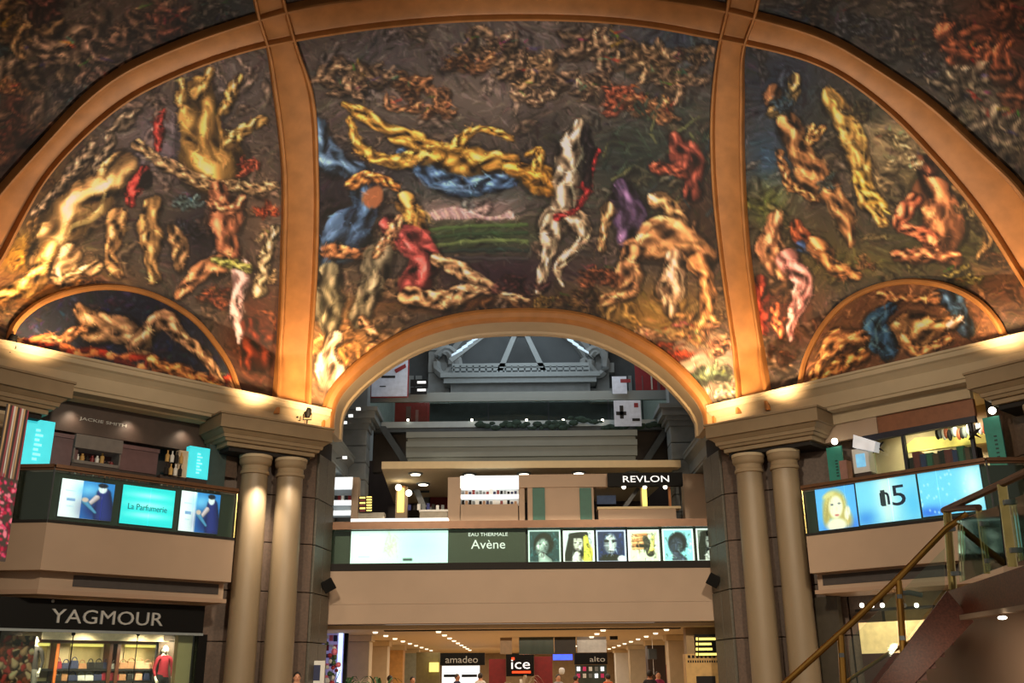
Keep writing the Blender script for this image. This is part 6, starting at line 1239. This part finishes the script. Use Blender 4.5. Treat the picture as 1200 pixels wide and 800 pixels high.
# ================================================================ loudspeakers, spotlights, planting
for x, y, s_, lb in ((385, 685, -1, 'black loudspeaker tilted on the left pier'), (836, 679, 1, 'black loudspeaker tilted on the right pier')):
    p = np.array(GY(14.6).P(*GY(14.6).px(x, y), 0)); t = thing('wall_loudspeaker', lb, 'loudspeaker', tuple(p))
    a = .18; mb = MB(); R_ = Matrix.Rotation(.5*s_, 3, 'Y')@Matrix.Rotation(.3, 3, 'X')
    mb.hexa([tuple(p+np.array(R_@Vector(v))) for v in ((-a, -a*.8, -a), (a, -a*.8, -a), (a*.8, a*.7, -a*.8), (-a*.8, a*.7, -a*.8), (-a, -a*.8, a), (a, -a*.8, a), (a*.8, a*.7, a*.8), (-a*.8, a*.7, a*.8))]); link('cabinet', mb, BLACK, t, bevel=.02)
    link('wall_bracket', MB().tube([tuple(p+[0, .05, 0]), tuple(p+[s_*.32, .25, .05])], .025, 8), BLACK, t)
for x, y, lb in ((347.5, 485, 'black spotlight head on the left entablature block, left one of two'), (360.5, 484, 'black spotlight head on the left entablature block, right one of two'), (14, 399, 'black spotlight on the cornice at the left edge')):
    fr = GY(13.2) if x > 100 else DLf(.3); p = np.array(fr.P(*fr.px(x, y), 0)); t = thing('spotlight_head', lb, 'spotlight', tuple(p))
    link('housing', MB().tube([tuple(p+[0, 0, -.13]), tuple(p+[0, .0, .0]), tuple(p+[.02, .02, .14])], [.06, .11, .09], 12), BLACK, t, smooth='auto'); link('yoke', MB().tube([tuple(p+[-.12, 0, 0]), tuple(p+[-.12, 0, -.2]), tuple(p+[.12, 0, -.2]), tuple(p+[.12, 0, 0])], .015, 6), BLACK, t)
    link('stem', MB().tube([tuple(p+[0, 0, -.2]), (p[0], p[1], 8.56 if x > 100 else p[2]-.3)], .02, 6), BLACK, t)
    if x < 350: link('arm_rod', MB().tube([tuple(p+[-.05, 0, -.1]), tuple(p+[-.45, 0, -.3])], .012, 6), GREYL, t)
LEAF = mat('leaf_green', (62, 96, 52), .5, var=.3)
for x, y, lb in ((402, 17.8, 'arching palm plant in a planter left of the ground-floor gallery'), (447, 18.6, 'second arching plant right of the palm in the ground-floor gallery'), (612, 24.5, 'silvery dry-leaved plant beneath the short glowing white sign')):
    px_ = GY(y).P(*GY(y).px(x, 800), 0); t = thing('potted_plant', lb, 'plant', (px_[0], y, 0)); link('pot', MB().lathe(px_[0], y, [(.22, 0), (.32, .5), (.34, .55), (.3, .56)], 18), WHITE, t, smooth='auto')
    m = LEAF if x < 600 else mat('silver_leaf', (190, 180, 164), .5, var=.2)
    for i in range(14):
        an = rng.uniform(0, 6.28); R_ = rng.uniform(.5, 1.0); H1 = rng.uniform(1.3, 1.75) if x < 600 else rng.uniform(1.2, 1.75); pts = []; V = []; F = []
        for j in range(9):
            u = j/8; rr = R_*u**1.2; hh = .5+(H1-.5)*math.sin(u*2.3)/math.sin(1.57); w_ = .055*math.sin(math.pi*min(1, u+.12))+.004
            c_ = np.array([px_[0]+math.cos(an)*rr, y+math.sin(an)*rr, hh]); sd = np.array([-math.sin(an), math.cos(an), 0])*w_; V += [tuple(c_-sd), tuple(c_+[0, 0, -.012]), tuple(c_+sd)]
        for j in range(8): F += [(j*3, j*3+1, j*3+4, j*3+3), (j*3+1, j*3+2, j*3+5, j*3+4)]
        mb = MB(); mb.add(V, F); link('frond', mb, m, t)
px_ = GY(16.6).P(*GY(16.6).px(386, 790), 0); t = thing('flower_display', 'pink and white flower arrangement at the foot of the left pier', 'flowers', (px_[0], 16.6, 0)); link('vase', MB().lathe(px_[0], 16.6, [(.18, 0), (.25, .5), (.14, .9), (.2, 1.1)], 16), GREYD, t, smooth='auto')
for i in range(34): 
    q = rng.normal(0, .22, 3); link('blossom', MB().ball((px_[0]+q[0]*.8, 16.6+q[1], 1.75+q[2]*2.2), rng.uniform(.06, .11), 7, 5), [mat('blossom_pink', (226, 120, 140)), WHITE, LEAF, mat('blossom_red', (170, 40, 50))][i % 4], t)
for i in range(10): q = rng.normal(0, .18, 2); link('stem', MB().tube([(px_[0], 16.6, 1.0), (px_[0]+q[0], 16.6+q[1], 1.9)], .01, 5), LEAF, t)
